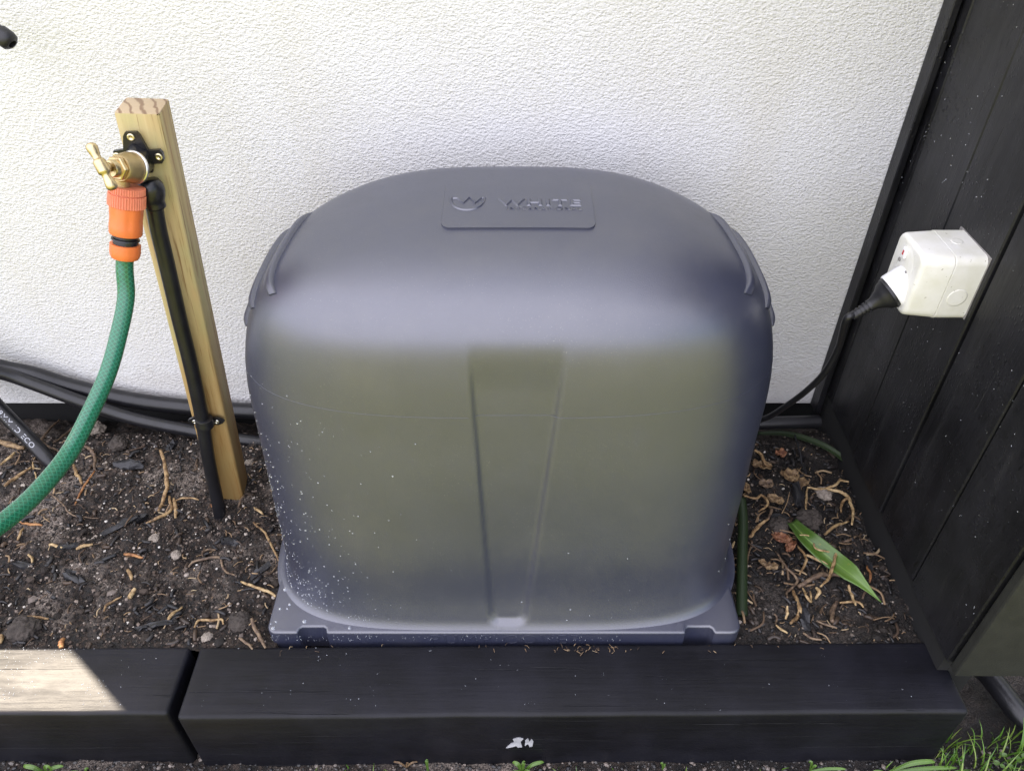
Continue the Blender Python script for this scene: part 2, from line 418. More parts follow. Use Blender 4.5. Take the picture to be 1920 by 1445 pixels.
# sleepers
def sleeper(name, x0, x1, y0, y1, yaw, label):
    bm = box_bm(x0, x1, y0, y1, -.17, 0)
    n_ = int((x1 - x0) / .02)
    ed = [e for e in bm.edges if abs(e.verts[0].co.x - e.verts[1].co.x) > .1]
    bmesh.ops.subdivide_edges(bm, edges=ed, cuts=n_)
    ed = [e for e in bm.edges if e.calc_face_angle(0) > .5]
    bmesh.ops.bevel(bm, geom=ed, offset=.0060, segments=4, affect='EDGES', profile=.5)
    c = Vector(((x0 + x1) / 2, (y0 + y1) / 2, 0))
    for v_ in bm.verts:
        v_.co.z += .0010 * fbm(v_.co.x * 6, v_.co.y * 30, 2, 3); v_.co.y += .0012 * fbm(v_.co.x * 5, v_.co.z * 20, 7, 3)
    bmesh.ops.rotate(bm, cent=c, matrix=Matrix.Rotation(yaw, 3, 'Z'), verts=bm.verts)
    o = from_bm(name, bm, M['sleeper'], loc=(c.x, c.y, -.17), angle=50)
    return tag(o, label, 'sleeper', 'black garden edging sleepers')
sleeper('timber_sleeper', -.440, .603, .4955, .600, R(.45), 'long black timber sleeper right in front of the grey plastic cover')
sleeper('timber_sleeper', -1.6, -.4525, .497, .5955, R(.0), 'black timber sleeper with the bright sun patch, left of the gap')

# fence on the right
FX = .578
fence = empty('timber_fence', (FX, 1.0, 0), 'black stained vertical board fence on the right holding the white socket box', 'fence')
ys = [.546, .672, .797, .925, 1.052, WY - .004]
for i in range(5):
    dx = (.0, .0012, -.001, .0015, .003)[i]
    bm = box_bm(FX + dx, FX + dx + .018, ys[i] + .0022, ys[i + 1] - .0022, .040 + i * .004, 1.8, .0018, 1)
    o = from_bm('board', bm, M['fence'], fence)
from_bm('backing_rail', box_bm(FX + .021, FX + .06, .56, WY - .01, -.17, 1.75), M['dark'], fence)
from_bm('kick_board', box_bm(FX + .006, FX + .0205, .56, WY - .002, -.17, .075), M['dark'], fence)
from_bm('corner_batten', box_bm(FX - .012, FX - .0005 - .001, WY - .030, WY - .001, WZ, 1.8, .0015, 1), M['fence'], fence)
from_bm('end_post', box_bm(FX + .004, FX + .12, .530, .5455, .035, 1.8, .003, 2), M['fend'], fence)

# ------------------------------------------------------------------ the cover
CN = 3.05
def nz_(z): return 3.05 + 1.15 * (1 - sstep(.02, .40, z))
prof = np.array([  # z, half width, front y, back y
 (.0185, .3720, .6070, 1.060), (.0200, .3655, .6085, 1.058), (.0225, .3610, .6103, 1.055), (.0280, .3565, .6135, 1.052), (.0380, .3530, .6172, 1.050), (.060, .3530, .6235, 1.049),
 (.12, .3560, .632, 1.048), (.20, .3610, .643, 1.046), (.28, .3655, .653, 1.044), (.34, .3680, .661, 1.042),
 (.39, .3610, .667, 1.038), (.43, .3480, .673, 1.032), (.465, .3280, .682, 1.025), (.492, .3060, .695, 1.016),
 (.513, .2820, .714, 1.008), (.530, .2550, .740, 1.000), (.5445, .2240, .773, .992), (.5550, .1910, .810, .984), (.5625, .1550, .848, .975), (.5665, .1150, .880, .965), (.5685, .0600, .905, .95), (.5688, .004, .926, .93)])
prof[:, 1] *= .945; prof[:, 0] = np.where(prof[:, 0] > .465, .465 + (prof[:, 0] - .465) * .80, prof[:, 0])
seg = np.r_[0, np.cumsum(np.linalg.norm(np.diff(prof * np.array([1, 1, .6, .2]), axis=0), axis=1))]; seg /= seg[-1]
def csp(x, y):            # natural cubic spline through the profile
    n = len(x); h = np.diff(x); A = np.eye(n); r = np.zeros(n)
    for i in range(1, n - 1):
        A[i, i - 1] = h[i - 1]; A[i, i] = 2 * (h[i - 1] + h[i]); A[i, i + 1] = h[i]
        r[i] = 6 * ((y[i + 1] - y[i]) / h[i] - (y[i] - y[i - 1]) / h[i - 1])
    m = np.linalg.solve(A, r)
    def f(q):
        q = np.clip(np.asarray(q, float), x[0], x[-1]); k = np.clip(np.searchsorted(x, q) - 1, 0, n - 2)
        a = x[k + 1] - q; b = q - x[k]; hh = h[k]
        return (m[k] * a ** 3 + m[k + 1] * b ** 3) / (6 * hh) + (y[k] / hh - m[k] * hh / 6) * a + (y[k + 1] / hh - m[k + 1] * hh / 6) * b
    return f
fz, fw, ff, fb = [csp(seg, prof[:, i]) for i in range(4)]
X0 = lambda z: -.009 + .014 * z
def cov(t, u):
    """surface of the moulded cover: t up the profile, u the angle in plan"""
    t, u = np.asarray(t, float), np.asarray(u, float)
    z, w_, f, b = fz(t), fw(t), ff(t), fb(t); c, d = (f + b) / 2, (b - f) / 2
    cu, su = np.cos(u), np.sin(u)
    nn = nz_(z); x = w_ * np.sign(cu) * np.abs(cu) ** (2 / nn); y = d * np.sign(su) * np.abs(su) ** (2 / nn)
    X = x + X0(z); Y = c + y; Z = z * np.ones_like(X)
    # tapered recess in the front
    k = np.clip((z - .025) / .440, 0, 1)
    half = .0235 + .0310 * k; cx = -.0055 + .0115 * k
    rx = half - np.abs(X - cx); rz = np.minimum(z - .026, .475 - z)
    # rounded lower corners
    lo = np.clip(.018 - (z - .026), 0, 1); rx = rx - lo ** 2 / .036
    dep = sstep(-.004, .0045, rx) * sstep(-.002, .007, z - .026) * (1 - sstep(.40, .476, z))
    Y = Y + np.where(su < 0, dep * .0052, 0)
    return np.stack([X, Y, Z], -1)
def cov_n(t, u, e=2e-3):
    p = cov(t, u); a = cov(min(t + e, 1), u) - cov(max(t - e, 0), u); b = cov(t, u + e) - cov(t, u - e)
    n_ = np.cross(b, a); return Vector(p), Vector(n_ / np.linalg.norm(n_))
def top_z(X, Y):
    lo, hi = .45, 1.0
    for _ in range(40):
        m_ = (lo + hi) / 2; z = fz(m_); w_ = fw(m_); f, b = ff(m_), fb(m_)
        g = (abs(X - X0(z)) / w_) ** CN + (abs(Y - (f + b) / 2) / ((b - f) / 2)) ** CN
        if g < 1: lo = m_
        else: hi = m_
    return float(fz((lo + hi) / 2))
cover = empty('pump_cover', (-.005, .83, 0), 'large grey moulded plastic pump cover with rounded shoulders and tapered front recess', 'pump cover')
# ring parameter u spaced evenly in arc length; profile spaced evenly too
uu = np.linspace(0, 2 * np.pi, 6001); ring = cov(.35, uu); L = np.r_[0, np.cumsum(np.linalg.norm(np.diff(ring, axis=0), axis=1))]
NU, NT = 620, 300
ug = np.interp(np.linspace(0, L[-1], NU + 1)[:-1], L, uu)
tg = np.linspace(0, 1, NT)
G = cov(tg[:, None], ug[None, :]).reshape(-1, 3)
fs = [(j * NU + i, j * NU + (i + 1) % NU, (j + 1) * NU + (i + 1) % NU, (j + 1) * NU + i) for j in range(NT - 1) for i in range(NU)]
fs.append(tuple((NT - 1) * NU + i for i in range(NU)))
mobj('body', G.tolist(), fs, M['plastic'], cover)
# base flange with bolt pockets cut in its front edge
def rect_pts():
    x0, x1, y0, y1 = -.3455, .3235, .6045, 1.06
    pts = []
    def arc(cx, cy, r, a0, a1, k=7): pts.extend([(cx + r * math.cos(R(a0 + (a1 - a0) * i / k)), cy + r * math.sin(R(a0 + (a1 - a0) * i / k))) for i in range(k + 1)])
    arc(x0 + .014, y0 + .014, .014, 180, 270)
    for cx in (-.281, .264):
        for dx, dy in ((-.023, 0), (-.0205, .001), (-.0185, .0075), (-.015, .0100), (.015, .0100), (.0185, .0075), (.0205, .001), (.023, 0)): pts.append((cx + dx, y0 + dy))
    arc(x1 - .016, y0 + .016, .016, 270, 360)
    arc(x1 - .014, y1 - .014, .014, 0, 90); arc(x0 + .014, y1 - .014, .014, 90, 180)
    return pts
bm = bmesh.new(); pts = rect_pts()
f = bm.faces.new([bm.verts.new((x, y, -.03)) for x, y in pts])
r_ = bmesh.ops.extrude_face_region(bm, geom=[f]); nv = [v_ for v_ in r_['geom'] if isinstance(v_, bmesh.types.BMVert)]
bmesh.ops.translate(bm, vec=(0, 0, .0500), verts=nv)
ed = [e for e in bm.edges if e.verts[0].co.z > 0 and e.verts[1].co.z > 0]
bmesh.ops.bevel(bm, geom=ed, offset=.0034, segments=4, affect='EDGES', profile=.5, clamp_overlap=True)
from_bm('base_flange', bm, M['plastic'], cover, angle=40)
# shoulder ribs, three a side
def rib(za, zb, ya, yb, side):
    def uy(y, t_):
        c0 = (ff(t_) + fb(t_)) / 2; d0 = (fb(t_) - ff(t_)) / 2; return uy_(y, c0, d0)
    def uy_(y, c0, d0): q = (y - c0) / d0; s_ = math.copysign(min(1, abs(q)) ** (CN / 2), q); a_ = math.asin(s_); return a_ if side > 0 else math.pi - a_
    sec = [(-.0054, -.008), (-.0052, .0038), (-.0042, .0056), (-.002, .0063), (.002, .0063), (.0042, .0056), (.0052, .0038), (.0054, -.008)]
    vs, fs = [], []; N = 26
    for i in range(N):
        k = i / (N - 1); y = ya + (yb - ya) * k; t_ = tz(za + (zb - za) * k); t2_ = tz(za + (zb - za) * (k + .02))
        p, n_ = cov_n(t_, uy(y, t_)); p2, _ = cov_n(t2_, uy(y + .02 * (yb - ya), t2_)); d = (p2 - p).normalized(); s_ = n_.cross(d).normalized()
        if s_.z < 0: s_ = -s_
        lift = min(1, .35 + k / .14) * (1 - max(0, (k - .86) / .14) ** 2 * .9)
        for a, b in sec:
            sk = -.004 * (a / .0054) * max(0, 1 - k / .05)
            vs.append(p + s_ * a + n_ * (b * lift if b > 0 else b) + d * sk)
    m = len(sec)
    for i in range(N - 1):
        for j in range(m - 1): fs.append((i * m + j, i * m + j + 1, (i + 1) * m + j + 1, (i + 1) * m + j))
    fs += [tuple(range(m)), tuple((N - 1) * m + j for j in range(m))]
    bm = bmesh.new()
    for v_ in vs: bm.verts.new(v_)
    bm.verts.ensure_lookup_table()
    for f_ in fs: bm.faces.new([bm.verts[q] for q in f_])
    from_bm('shoulder_rib', bm, M['plastic'], cover, angle=50)
_q = np.linspace(0, 1, 6000); _z = np.maximum.accumulate(fz(_q))
def tz(z): return float(np.interp(z, _z, _q))
def t_at_z(z):
    q = np.linspace(0, 1, 4000); return float(q[np.argmin(abs(fz(q) - z))])
for side in (-1, 1):
    for za, zb, ya, yb in ((.480, .500, .762, .925), (.448, .474, .780, .935), (.409, .436, .798, .940)): rib(za, zb, ya, yb, side)
# raised name plate near the crest, with lettering
px0, px1, py0, py1 = -.0835, .0985, .8130, .9220
def plate_z(x, y):
    k = (py1 - y) / (py1 - py0); return top_z(x, y) + .0011 + .0016 * k * k
def plate():
    rr = .010; out = []
    for cx, cy, a0 in ((px0 + rr, py0 + rr, 180), (px1 - rr, py0 + rr, 270), (px1 - rr, py1 - rr, 0), (px0 + rr, py1 - rr, 90)):
        for i in range(7): a = R(a0 + 15 * i); out.append((cx + rr * math.cos(a), cy + rr * math.sin(a)))
    # densify
    bd = []
    for i in range(len(out)):
        a, b = Vector(out[i]), Vector(out[(i + 1) % len(out)]); k = max(1, int((b - a).length / .006))
        bd += [a.lerp(b, j / k) for j in range(k)]
    cx, cy = (px0 + px1) / 2, (py0 + py1) / 2; K = 12; vs, fs = [], []; n = len(bd)
    for k in range(K):
        s_ = 1 - k / K
        for b in bd:
            x, y = cx + (b.x - cx) * s_, cy + (b.y - cy) * s_; vs.append((x, y, plate_z(x, y)))
    vs.append((cx, cy, plate_z(cx, cy)))
    for k in range(K - 1): fs += [(k * n + i, k * n + (i + 1) % n, (k + 1) * n + (i + 1) % n, (k + 1) * n + i) for i in range(n)]
    fs += [((K - 1) * n + i, (K - 1) * n + (i + 1) % n, len(vs) - 1) for i in range(n)]
    o = len(vs)
    for b in bd:                               # undercut rim
        x = cx + (b.x - cx) * 1.012; y = cy + (b.y - cy) * (.975 if b.y < cy else 1.02); vs.append((x, y, top_z(x, y) - .002))
    fs += [(i, o + i, o + (i + 1) % n, (i + 1) % n) for i in range(n)]
    ob = mobj('name_plate', vs, fs, M['plastic'], cover); sharp(ob, 50); return ob
plate_o = plate()
def text_mesh(s, sx=1, sy=1, bold=0, spacing=1.0, bev=0):
    cu = bpy.data.curves.new('txt', 'FONT'); cu.body = s; cu.size = 1; cu.offset = bold; cu.space_character = spacing
    cu.resolution_u = 3; cu.extrude = 0 if bev else .5; cu.align_x = 'LEFT'
    if bev: cu.bevel_depth = bev; cu.bevel_resolution = 0; cu.offset = bold - bev * .5
    o = bpy.data.objects.new('txt', cu); sc.collection.objects.link(o)
    dg = bpy.context.evaluated_depsgraph_get(); dg.update(); me = bpy.data.meshes.new_from_object(o.evaluated_get(dg))
    vs = [v_.co.copy() for v_ in me.vertices]; fs = [tuple(p.vertices) for p in me.polygons]
    bpy.data.objects.remove(o); bpy.data.curves.remove(cu); bpy.data.meshes.remove(me)
    x0, x1 = min(v_.x for v_ in vs), max(v_.x for v_ in vs); y0, y1 = min(v_.y for v_ in vs), max(v_.y for v_ in vs)
    return [((v_.x - x0) / (x1 - x0) * sx, (v_.y - y0) / (y1 - y0) * sy, (v_.z / bev if bev else v_.z + .5)) for v_ in vs], fs
LH = .0016
def emboss(name, vf, ox, oy):
    v_, f_ = vf
    mobj(name, [(ox + x, oy + y, plate_z(ox + x, oy + y) + z * LH) for x, y, z in v_], f_, M['plastic'], plate_o, smooth=False)
emboss('lettering', text_mesh('WHITE', .1020, .0155, .016, 1.15, .055), -.0175, .8560)
emboss('lettering', text_mesh('INTERNATIONAL', .0915, .0056, .012, 1.3, .05), -.0070, .8476)
# emblem: an open bowl arc with a W running out of its top
def ribbon2d(pts, w_):
    vs, fs = [], []
    for i, p in enumerate(pts):
        a = Vector(pts[max(0, i - 1)]); b = Vector(pts[min(len(pts) - 1, i + 1)]); d = (b - a).normalized(); n_ = Vector((-d.y, d.x)) * w_ / 2
        for z, q in ((-.3, 1.5), (1, .45)): vs += [(p[0] + n_.x * q, p[1] + n_.y * q, z), (p[0] - n_.x * q, p[1] - n_.y * q, z)]
    for i in range(len(pts) - 1):
        o = i * 4; q = o + 4; fs += [(o + 2, o + 3, q + 3, q + 2), (o, o + 2, q + 2, q), (o + 3, o + 1, q + 1, q + 3)]
    e = (len(pts) - 1) * 4; fs += [(0, 1, 3, 2), (e, e + 1, e + 3, e + 2)]
    return vs, fs
bowl = [(-.0475 + .0205 * math.cos(a), .8545 + .0235 * math.sin(a)) for a in [R(-190 + 200 * i / 30) for i in range(31)]]
emboss('emblem', join(ribbon2d(bowl, .0030), ribbon2d([(-.0660, .8575), (-.0595, .8575), (-.0520, .8460), (-.0455, .8590), (-.0380, .8460), (-.0310, .8575), (-.0260, .8575)], .0036)), -.007, .017)
# worn moulded letters low on the flange front
v_, f_ = text_mesh('PUMP COVER', .215, .022, .0, 1.15)
mobj('moulded_letters', [(-.115 + x, .6045 - .0006 * z + .0002, -.0075 + y) for x, y, z in v_], f_, M['plastic'], cover, smooth=False)
# faint mould line round the body
pts_ = []
tl = t_at_z(.372)
for u in np.linspace(R(182), R(358), 160):
    tt_ = tl + .012 * math.sin((u - math.pi) * 1.0) * 0; p, n_ = cov_n(tt_, u); pts_.append(p + n_ * .0001)
v_, f_, uv = tube(pts_, .00022, 6); mobj('mould_line', v_, f_, M['plastic'], cover)

# water drops on the cover, the flange and the fence
def drops_mesh(items):
    vs, fs = [], []
    for p, n_, r in items:
        n_ = n_.normalized(); _, s_, t_ = frame(n_); o = len(vs); K = 8
        for zi, rr in ((0, 1), (.42, .82), (.62, .45)):
            for k in range(K): a = 2 * math.pi * k / K; vs.append(p + s_ * (r * rr * math.cos(a)) + t_ * (r * rr * math.sin(a)) + n_ * (r * zi - r * .05))
        vs.append(p + n_ * (r * .66))
        for q in range(2): fs += [(o + q * K + k, o + q * K + (k + 1) % K, o + (q + 1) * K + (k + 1) % K, o + (q + 1) * K + k) for k in range(K)]
        fs += [(o + 2 * K + k, o + 2 * K + (k + 1) % K, o + 3 * K) for k in range(K)]
    return vs, fs
items = []
rng = random.Random(3)
for _ in range(3400):
    u = R(rng.uniform(183, 345)); zz = .028 + rng.random() ** 1.5 * .36
    p, n_ = cov_n(t_at_z(zz) if False else float(np.interp(zz, fz(tg[:200]), tg[:200])), u)
    dens = math.exp(-((p.x + .36) / .13) ** 2) * (1.1 - zz * 2.2) + .10 * math.exp(-zz / .08)
    if noise.noise(Vector((p.x * 30, p.z * 30, 1))) < -.15: dens *= .3
    if rng.random() < dens: items.append((p, n_, rng.choice((.0004, .0005, .0006, .0008, .0011)) * rng.uniform(.8, 1.25)))
for _ in range(26):
    x, y = rng.uniform(-.342, -.22), rng.uniform(.612, .68)
    items.append((Vector((x, y, .0202)), Vector((0, 0, 1)), rng.uniform(.0008, .0032)))
for _ in range(120):
    x = -.34 + .5 * rng.random() ** 1.6; items.append((Vector((x, .6042, rng.uniform(.001, .014))), Vector((0, -1, 0)), rng.uniform(.0004, .0009)))
v_, f_ = drops_mesh(items)
o = mobj('water_drops', v_, f_, M['drop'], loc=(-.3, .63, 0)); tag(o, 'fine beads of water on the lower left of the grey cover', 'water drops', kind='stuff')
items = []
for _ in range(900):
    y, z = rng.uniform(.55, 1.08), rng.uniform(.1, .9)
    if noise.noise(Vector((y * 12, z * 12, 4))) < -.05: continue
    items.append((Vector((FX - .0012, y, z)), Vector((-1, 0, 0)), rng.choice((.0003, .0004, .0005, .0008))))
v_, f_ = drops_mesh(items)
o = mobj('water_drops', v_, f_, M['drop'], loc=(FX, .8, .3)); tag(o, 'small scattered raindrops clinging to the black fence boards', 'water drops', kind='stuff')
items = []
for _ in range(1700):
    x = -.75 + (1.3 * rng.random() ** 1.5 if rng.random() < .45 else .24 * rng.random()); y = .503 + .091 * rng.random() ** (.6 if x < -.5 else 1)
    if abs(x + .446) < .014 or noise.noise(Vector((x * 14, y * 22, 8))) < .02: continue
    if x > -.50 and rng.random() < .55: continue
    if -.60 < x < -.45 and y > .50 + (-.50 - x) * .8 and rng.random() < .8: continue
    items.append((Vector((x, y, .0001)), Vector((0, 0, 1)), rng.choice((.0003, .0004, .0005, .0008))))
v_, f_ = drops_mesh(items)
o = mobj('water_drops', v_, f_, M['drop'], loc=(-.3, .55, 0)); tag(o, 'rain beads lying on the flat tops of the black sleepers', 'water drops', kind='stuff')

# ------------------------------------------------------------------ stake
bm = box_bm(-.025, .025, -.025, .025, -.12, .652)
bmesh.ops.bevel(bm, geom=[e for e in bm.edges], offset=.0030, segments=2, affect='EDGES', profile=.5)
bmesh.ops.bevel(bm, geom=[e for e in bm.edges if abs(e.verts[0].co.z - e.verts[1].co.z) > .3 and e.verts[0].co.x > .021 and e.verts[0].co.y < -.021], offset=.004, segments=2, affect='EDGES', profile=.5)
stake = from_bm('timber_stake', bm, M['pine'], angle=40)
stake.location = (-.4835, .901, 0); stake.rotation_euler = (0, R(4.25), R(6))
tag(stake, 'leaning square pale pine stake carrying the brass tap', 'stake')

# ------------------------------------------------------------------ tap
Wc = Vector((-.4390, .850, .598)); D = Vector((-.25, -.90, .36)).normalized()
tap = empty('garden_tap', (-.443, .873, .56), 'brass garden tap with T handle screwed to the top of the pine stake', 'tap')
Fn = Vector((.05, -1, 0)).normalized(); Sx = Vector((1, .05, 0)).normalized(); Uz = Vector((.072, 0, 1)).normalized()
Cb = Vector((-.4425, .8735, .603))
out2 = [(-.009, .034), (.008, .034), (.012, .029), (.019, .008), (.0365, .0085), (.040, .004), (.040, -.006), (.036, -.011), (.023, -.011), (.018, -.024), (-.018, -.024), (-.022, -.009), (-.031, -.006), (-.034, -.002), (-.034, .008), (-.018, .010), (-.013, .029)]
out2 = [(x * .76, y * .86) for x, y in out2]
bm = bmesh.new(); f = bm.faces.new([bm.verts.new(Cb + Sx * x + Uz * y + Fn * .0) for x, y in out2])
r_ = bmesh.ops.extrude_face_region(bm, geom=[f]); bmesh.ops.translate(bm, vec=Fn * .005, verts=[q for q in r_['geom'] if isinstance(q, bmesh.types.BMVert)])
br = from_bm('wall_plate', bm, M['blackpl'], tap, angle=30)
# housing running from the plate to the washer
hv, hf = [], []
A = [Cb + Sx * x + Uz * y + Fn * .0035 for x, y in ((-.015, .002), (-.002, .017), (.014, .006), (.017, -.014), (-.002, -.022), (-.014, -.016))]
ax, s_, t_ = frame(D); Bp = [Wc + s_ * (.0168 * math.cos(a)) + t_ * (.0168 * math.sin(a)) for a in [0] * 0 + [2 * math.pi * i / 24 for i in range(24)]]
bm = bmesh.new()
for q in A + Bp: bm.verts.new(q)
bmesh.ops.convex_hull(bm, input=bm.verts); from_bm('housing', bm, M['blackpl'], tap, angle=28)
def screw(c, n_, mat, parent, r=.0046):
    v_, f_ = lathe(c, n_, [(0, r), (.0008, r), (.0016, r * .8), (.0017, r * .45), (.0010, r * .42), (.0009, .0002)], 20)
    mobj('screw', v_, f_, mat, parent, True)
screw(Cb + Sx * -.001 + Uz * .0235 + Fn * .005, Fn, M['screw'], br); screw(Cb + Sx * .0255 + Uz * -.001 + Fn * .005, Fn, M['screw'], br); screw(Cb + Sx * -.0225 + Uz * .001 + Fn * .005, Fn, M['screw'], br)
v_, f_ = lathe(Wc, D, [(-.0015, .0176), (0, .0190), (.0025, .0190), (.0035, .0180)], 48); sharp(mobj('sealing_washer', v_, f_, M['zinc'], tap), 40)
v_, f_ = lathe(Wc, D, [(.0035, .0150), (.004, .0172), (.010, .0178), (.016, .0168), (.0205, .0155), (.0245, .0152), (.0260, .0142)], 48)
sp_c = Wc + D * .014 + Vector((-.005, -.002, 0))
AX = Vector((-.024, -.030, -.100)).normalized()
neck = lathe(sp_c, AX, [(.004, .0105), (.013, .0098), (.024, .0098)], 28)
sharp(mobj('valve_body', *join((v_, f_), neck), M['castbrass'], tap), 45)
v_, f_ = lathe(Wc, D, [(.0262, .0128), (.0270, .0138), (.0315, .0138), (.0325, .0126)], 6); mobj('hex_nut', v_, f_, M['brass'], tap, False)
v_, f_ = lathe(Wc, D, [(.0325, .0100), (.0385, .0098), (.0400, .0088), (.0402, .0050), (.0380, .0048)], 32); sharp(mobj('gland_nut', v_, f_, M['brass'], tap), 40)
v_, f_ = lathe(Wc, D, [(.036, .0034), (.052, .0034)], 20); sharp(mobj('spindle', v_, f_, M['brass'], tap), 40)
Hh = Vector((.0100, -.0106, -.0205)); Hh = (Hh - D * Hh.dot(D)).normalized(); Hc = Wc + D * .0535 + Vector((.002, 0, .003))
hl = [(-.0255, .0008), (-.0251, .0030), (-.0235, .0046), (-.0205, .0052), (-.016, .0046), (-.011, .0036), (-.0075, .0040), (-.0070, .0052), (-.005, .0056), (.005, .0056), (.0070, .0052), (.0075, .0040), (.011, .0036), (.016, .0046), (.0205, .0052), (.0235, .0046), (.0251, .0030), (.0255, .0008)]
a1 = lathe(Hc, Hh, [(s_ * 1.06, r_ * 1.22) for s_, r_ in hl], 24); a2 = lathe(Hc, -D, [(-.004, .0035), (-.003, .0055), (.006, .0056), (.010, .0046)], 24)
mobj('tap_handle', *join(a1, a2), M['brass'], tap)
# black pipe fitting under the housing
Pf = [P(276, 338, Y=.862), P(281, 352, Y=.861), P(287, 372, Y=.860), P(292, 388, Y=.860)]
pth = spline(Pf, 6); v_, f_, uv = tube(pth, lambda k: .0125 + .004 * math.sin(min(1, k * 1.3) * math.pi), 20); mobj('pipe_elbow', v_, f_, M['blackpl'], tap)

# ------------------------------------------------------------------ hose connector
O0 = P(238.5, 349, Y=.834)
con = empty('hose_connector', O0 + AX * .087, 'orange click-on hose connector hanging under the brass tap', 'hose connector')
def cs(pr): return [(a * .90, b * .87) for a, b in pr]
teeth = lambda k, i: (1.0 if (k % 4) < 2 else .955)
v_, f_ = lathe(O0, AX, cs([(0, .0190), (.0004, .0226), (.0085, .0230), (.0090, .0215)]), 176, lambda k, i: teeth(k, i) if i in (1, 2) else 1); v2 = lathe(O0, AX, cs([(.0100, .0215), (.0105, .0236), (.0258, .0240), (.0263, .0215)]), 176, lambda k, i: teeth(k, i) if i in (1, 2) else 1)
v3 = lathe(O0, AX, cs([(.0088, .0212), (.0102, .0212)]), 48)
sharp(mobj('ribbed_collar', *join((v_, f_), v2, v3), M['salmon'], con), 25)
v_, f_ = lathe(O0, AX, cs([(.0262, .0200), (.0266, .0212), (.036, .0211), (.044, .0205), (.052, .0211), (.0620, .0210), (.0640, .0200), (.0645, .017)]), 60, lambda k, i: 1 - (.055 * max(0, math.cos(k / 60 * 2 * math.pi * 6)) if 2 <= i <= 4 else 0))
sharp(mobj('connector_barrel', v_, f_, M['orange'], con), 45)
v_, f_ = lathe(O0, AX, cs([(.063, .0150), (.0690, .0150), (.0695, .0178), (.0715, .0182), (.0722, .0155), (.0780, .0158)]), 48); sharp(mobj('inner_sleeve', v_, f_, M['blackpl'], con), 40)
v_, f_ = lathe(O0, AX, cs([(.0768, .0180), (.0772, .0196), (.088, .0197), (.0930, .0190), (.0965, .0170), (.0972, .0120)]), 40, lambda k, i: 1 - (.02 if k % 5 == 0 and 1 <= i <= 3 else 0)); sharp(mobj('hose_nut', v_, f_, M['orange'], con), 45)
E0 = O0 + AX * .085
aa = (E0.y * cP + (CZ - E0.z) * sP)
hp = [E0 - AX * .004, E0 + AX * .016]
for x, y, a in ((236, 560, .945), (222, 630, .945), (203, 697, .935), (172, 768, .915), (132, 845, .885), (85, 905, .85), (35, 955, .815), (-25, 1000, .78), (-90, 1035, .74), (-170, 1060, .70)): hp.append(P(x, y, a=a))
v_, f_, uv = tube(spline(hp, 14), .0100, 28)
o = mobj('garden_hose', v_, f_, M['hose'], loc=hp[-1], uvs=uv); tag(o, 'green braided garden hose curving down from the orange connector', 'hose')

# ------------------------------------------------------------------ pipes
def pipe(name, pts, r, label, sub=10, n=24, parent=None, mat='pipe', ends=True):
    v_, f_, uv = tube(spline(pts, sub), r, n); o = mobj(name, v_, f_, M[mat], parent, loc=None if parent else pts[-1], uvs=uv); sharp(o, 60)
    if label: tag(o, label, 'pipe')
    return o
pts = [P(x, y, Y=.8625 + .0003 * i) for i, (x, y) in enumerate(((287, 372), (297, 430), (309, 480), (323, 540), (337, 600), (352, 660), (366, 720), (379, 785)))] + [P(389, 850, Y=.860), P(399, 900, Y=.857), P(409, 945, Y=.853), P(414, 975, Y=.850)]
pipe('riser_pipe', pts, .0103, 'black poly pipe running down the front of the pine stake')
A1 = [P(-160, 640, Y=1.04), P(-60, 672, Y=1.055), P(0, 689, Y=1.065), P(62, 702, Y=1.07), P(140, 726, Y=1.074), P(249, 750, Y=1.076), P(353, 763, Y=1.078), P(475, 771, Y=1.078), P(600, 775, Y=1.078), P(800, 778, Y=1.075)]
pipe('supply_pipe', A1, .0148, 'thicker black pipe lying along the foot of the wall behind the stake')
B1 = [P(-160, 655, Y=1.01), P(0, 698, Y=1.045), P(62, 719, Y=1.05), P(150, 752, Y=1.045), P(249, 784, Y=1.04), P(353, 806, Y=1.035), P(480, 828, Y=1.025), P(600, 838, Y=1.02), P(760, 835, Y=1.03), P(1000, 812, Y=1.04), P(1300, 797, Y=1.04), P(1430, 793, Y=1.04), P(1500, 791, Y=1.04), P(1536, 790, Y=1.04)]
pB = pipe('supply_pipe', B1, .0118, 'lower black pipe passing behind the cover with its open end by the fence')
C1 = [P(-90, 660, Z=.13), P(-40, 722, Z=.095), P(0, 767, Z=.062), P(47, 815, Z=.030), P(83, 853, Z=.006), P(108, 880, Z=-.02)]
c1s = spline(C1, 12)
pC = pipe('printed_pipe', C1, .0128, 'black pipe with pale printed letters going into the soil at left', 12)
def print_on(path, r, s, s0, size, ang, lift, parent, gap=1.0, L=None):
    """lay flat print on a round pipe: s0 start length, ang round it"""
    W = L; v_, f_ = text_mesh(s, W, size, 0, gap)
    cum = [0]
    for i in range(1, len(path)): cum.append(cum[-1] + (path[i] - path[i - 1]).length)
    out = []
    for x, y, z in v_:
        q = s0 + x; i = max(0, min(len(path) - 2, int(np.searchsorted(cum, q)) - 1)); k = (q - cum[i]) / max(1e-9, cum[i + 1] - cum[i])
        p = path[i].lerp(path[i + 1], k); d = (path[i + 1] - path[i]).normalized()
        tocam = (Vector((0, 0, CZ)) - p); tocam = (tocam - d * tocam.dot(d)).normalized(); sd_ = tocam.cross(d).normalized()
        if sd_.dot(Vector((1, 0, 0))) < 0: sd_ = -sd_
        a = ang + y / r; out.append(p + tocam * ((r + lift * (z > .5) - .0003 * (z < .5)) * math.cos(a)) + sd_ * ((r + lift * (z > .5) - .0003 * (z < .5)) * math.sin(a)))
    mobj('printed_text', out, f_, M['print_'], parent, smooth=False)
cum = 0; s_at0 = 0
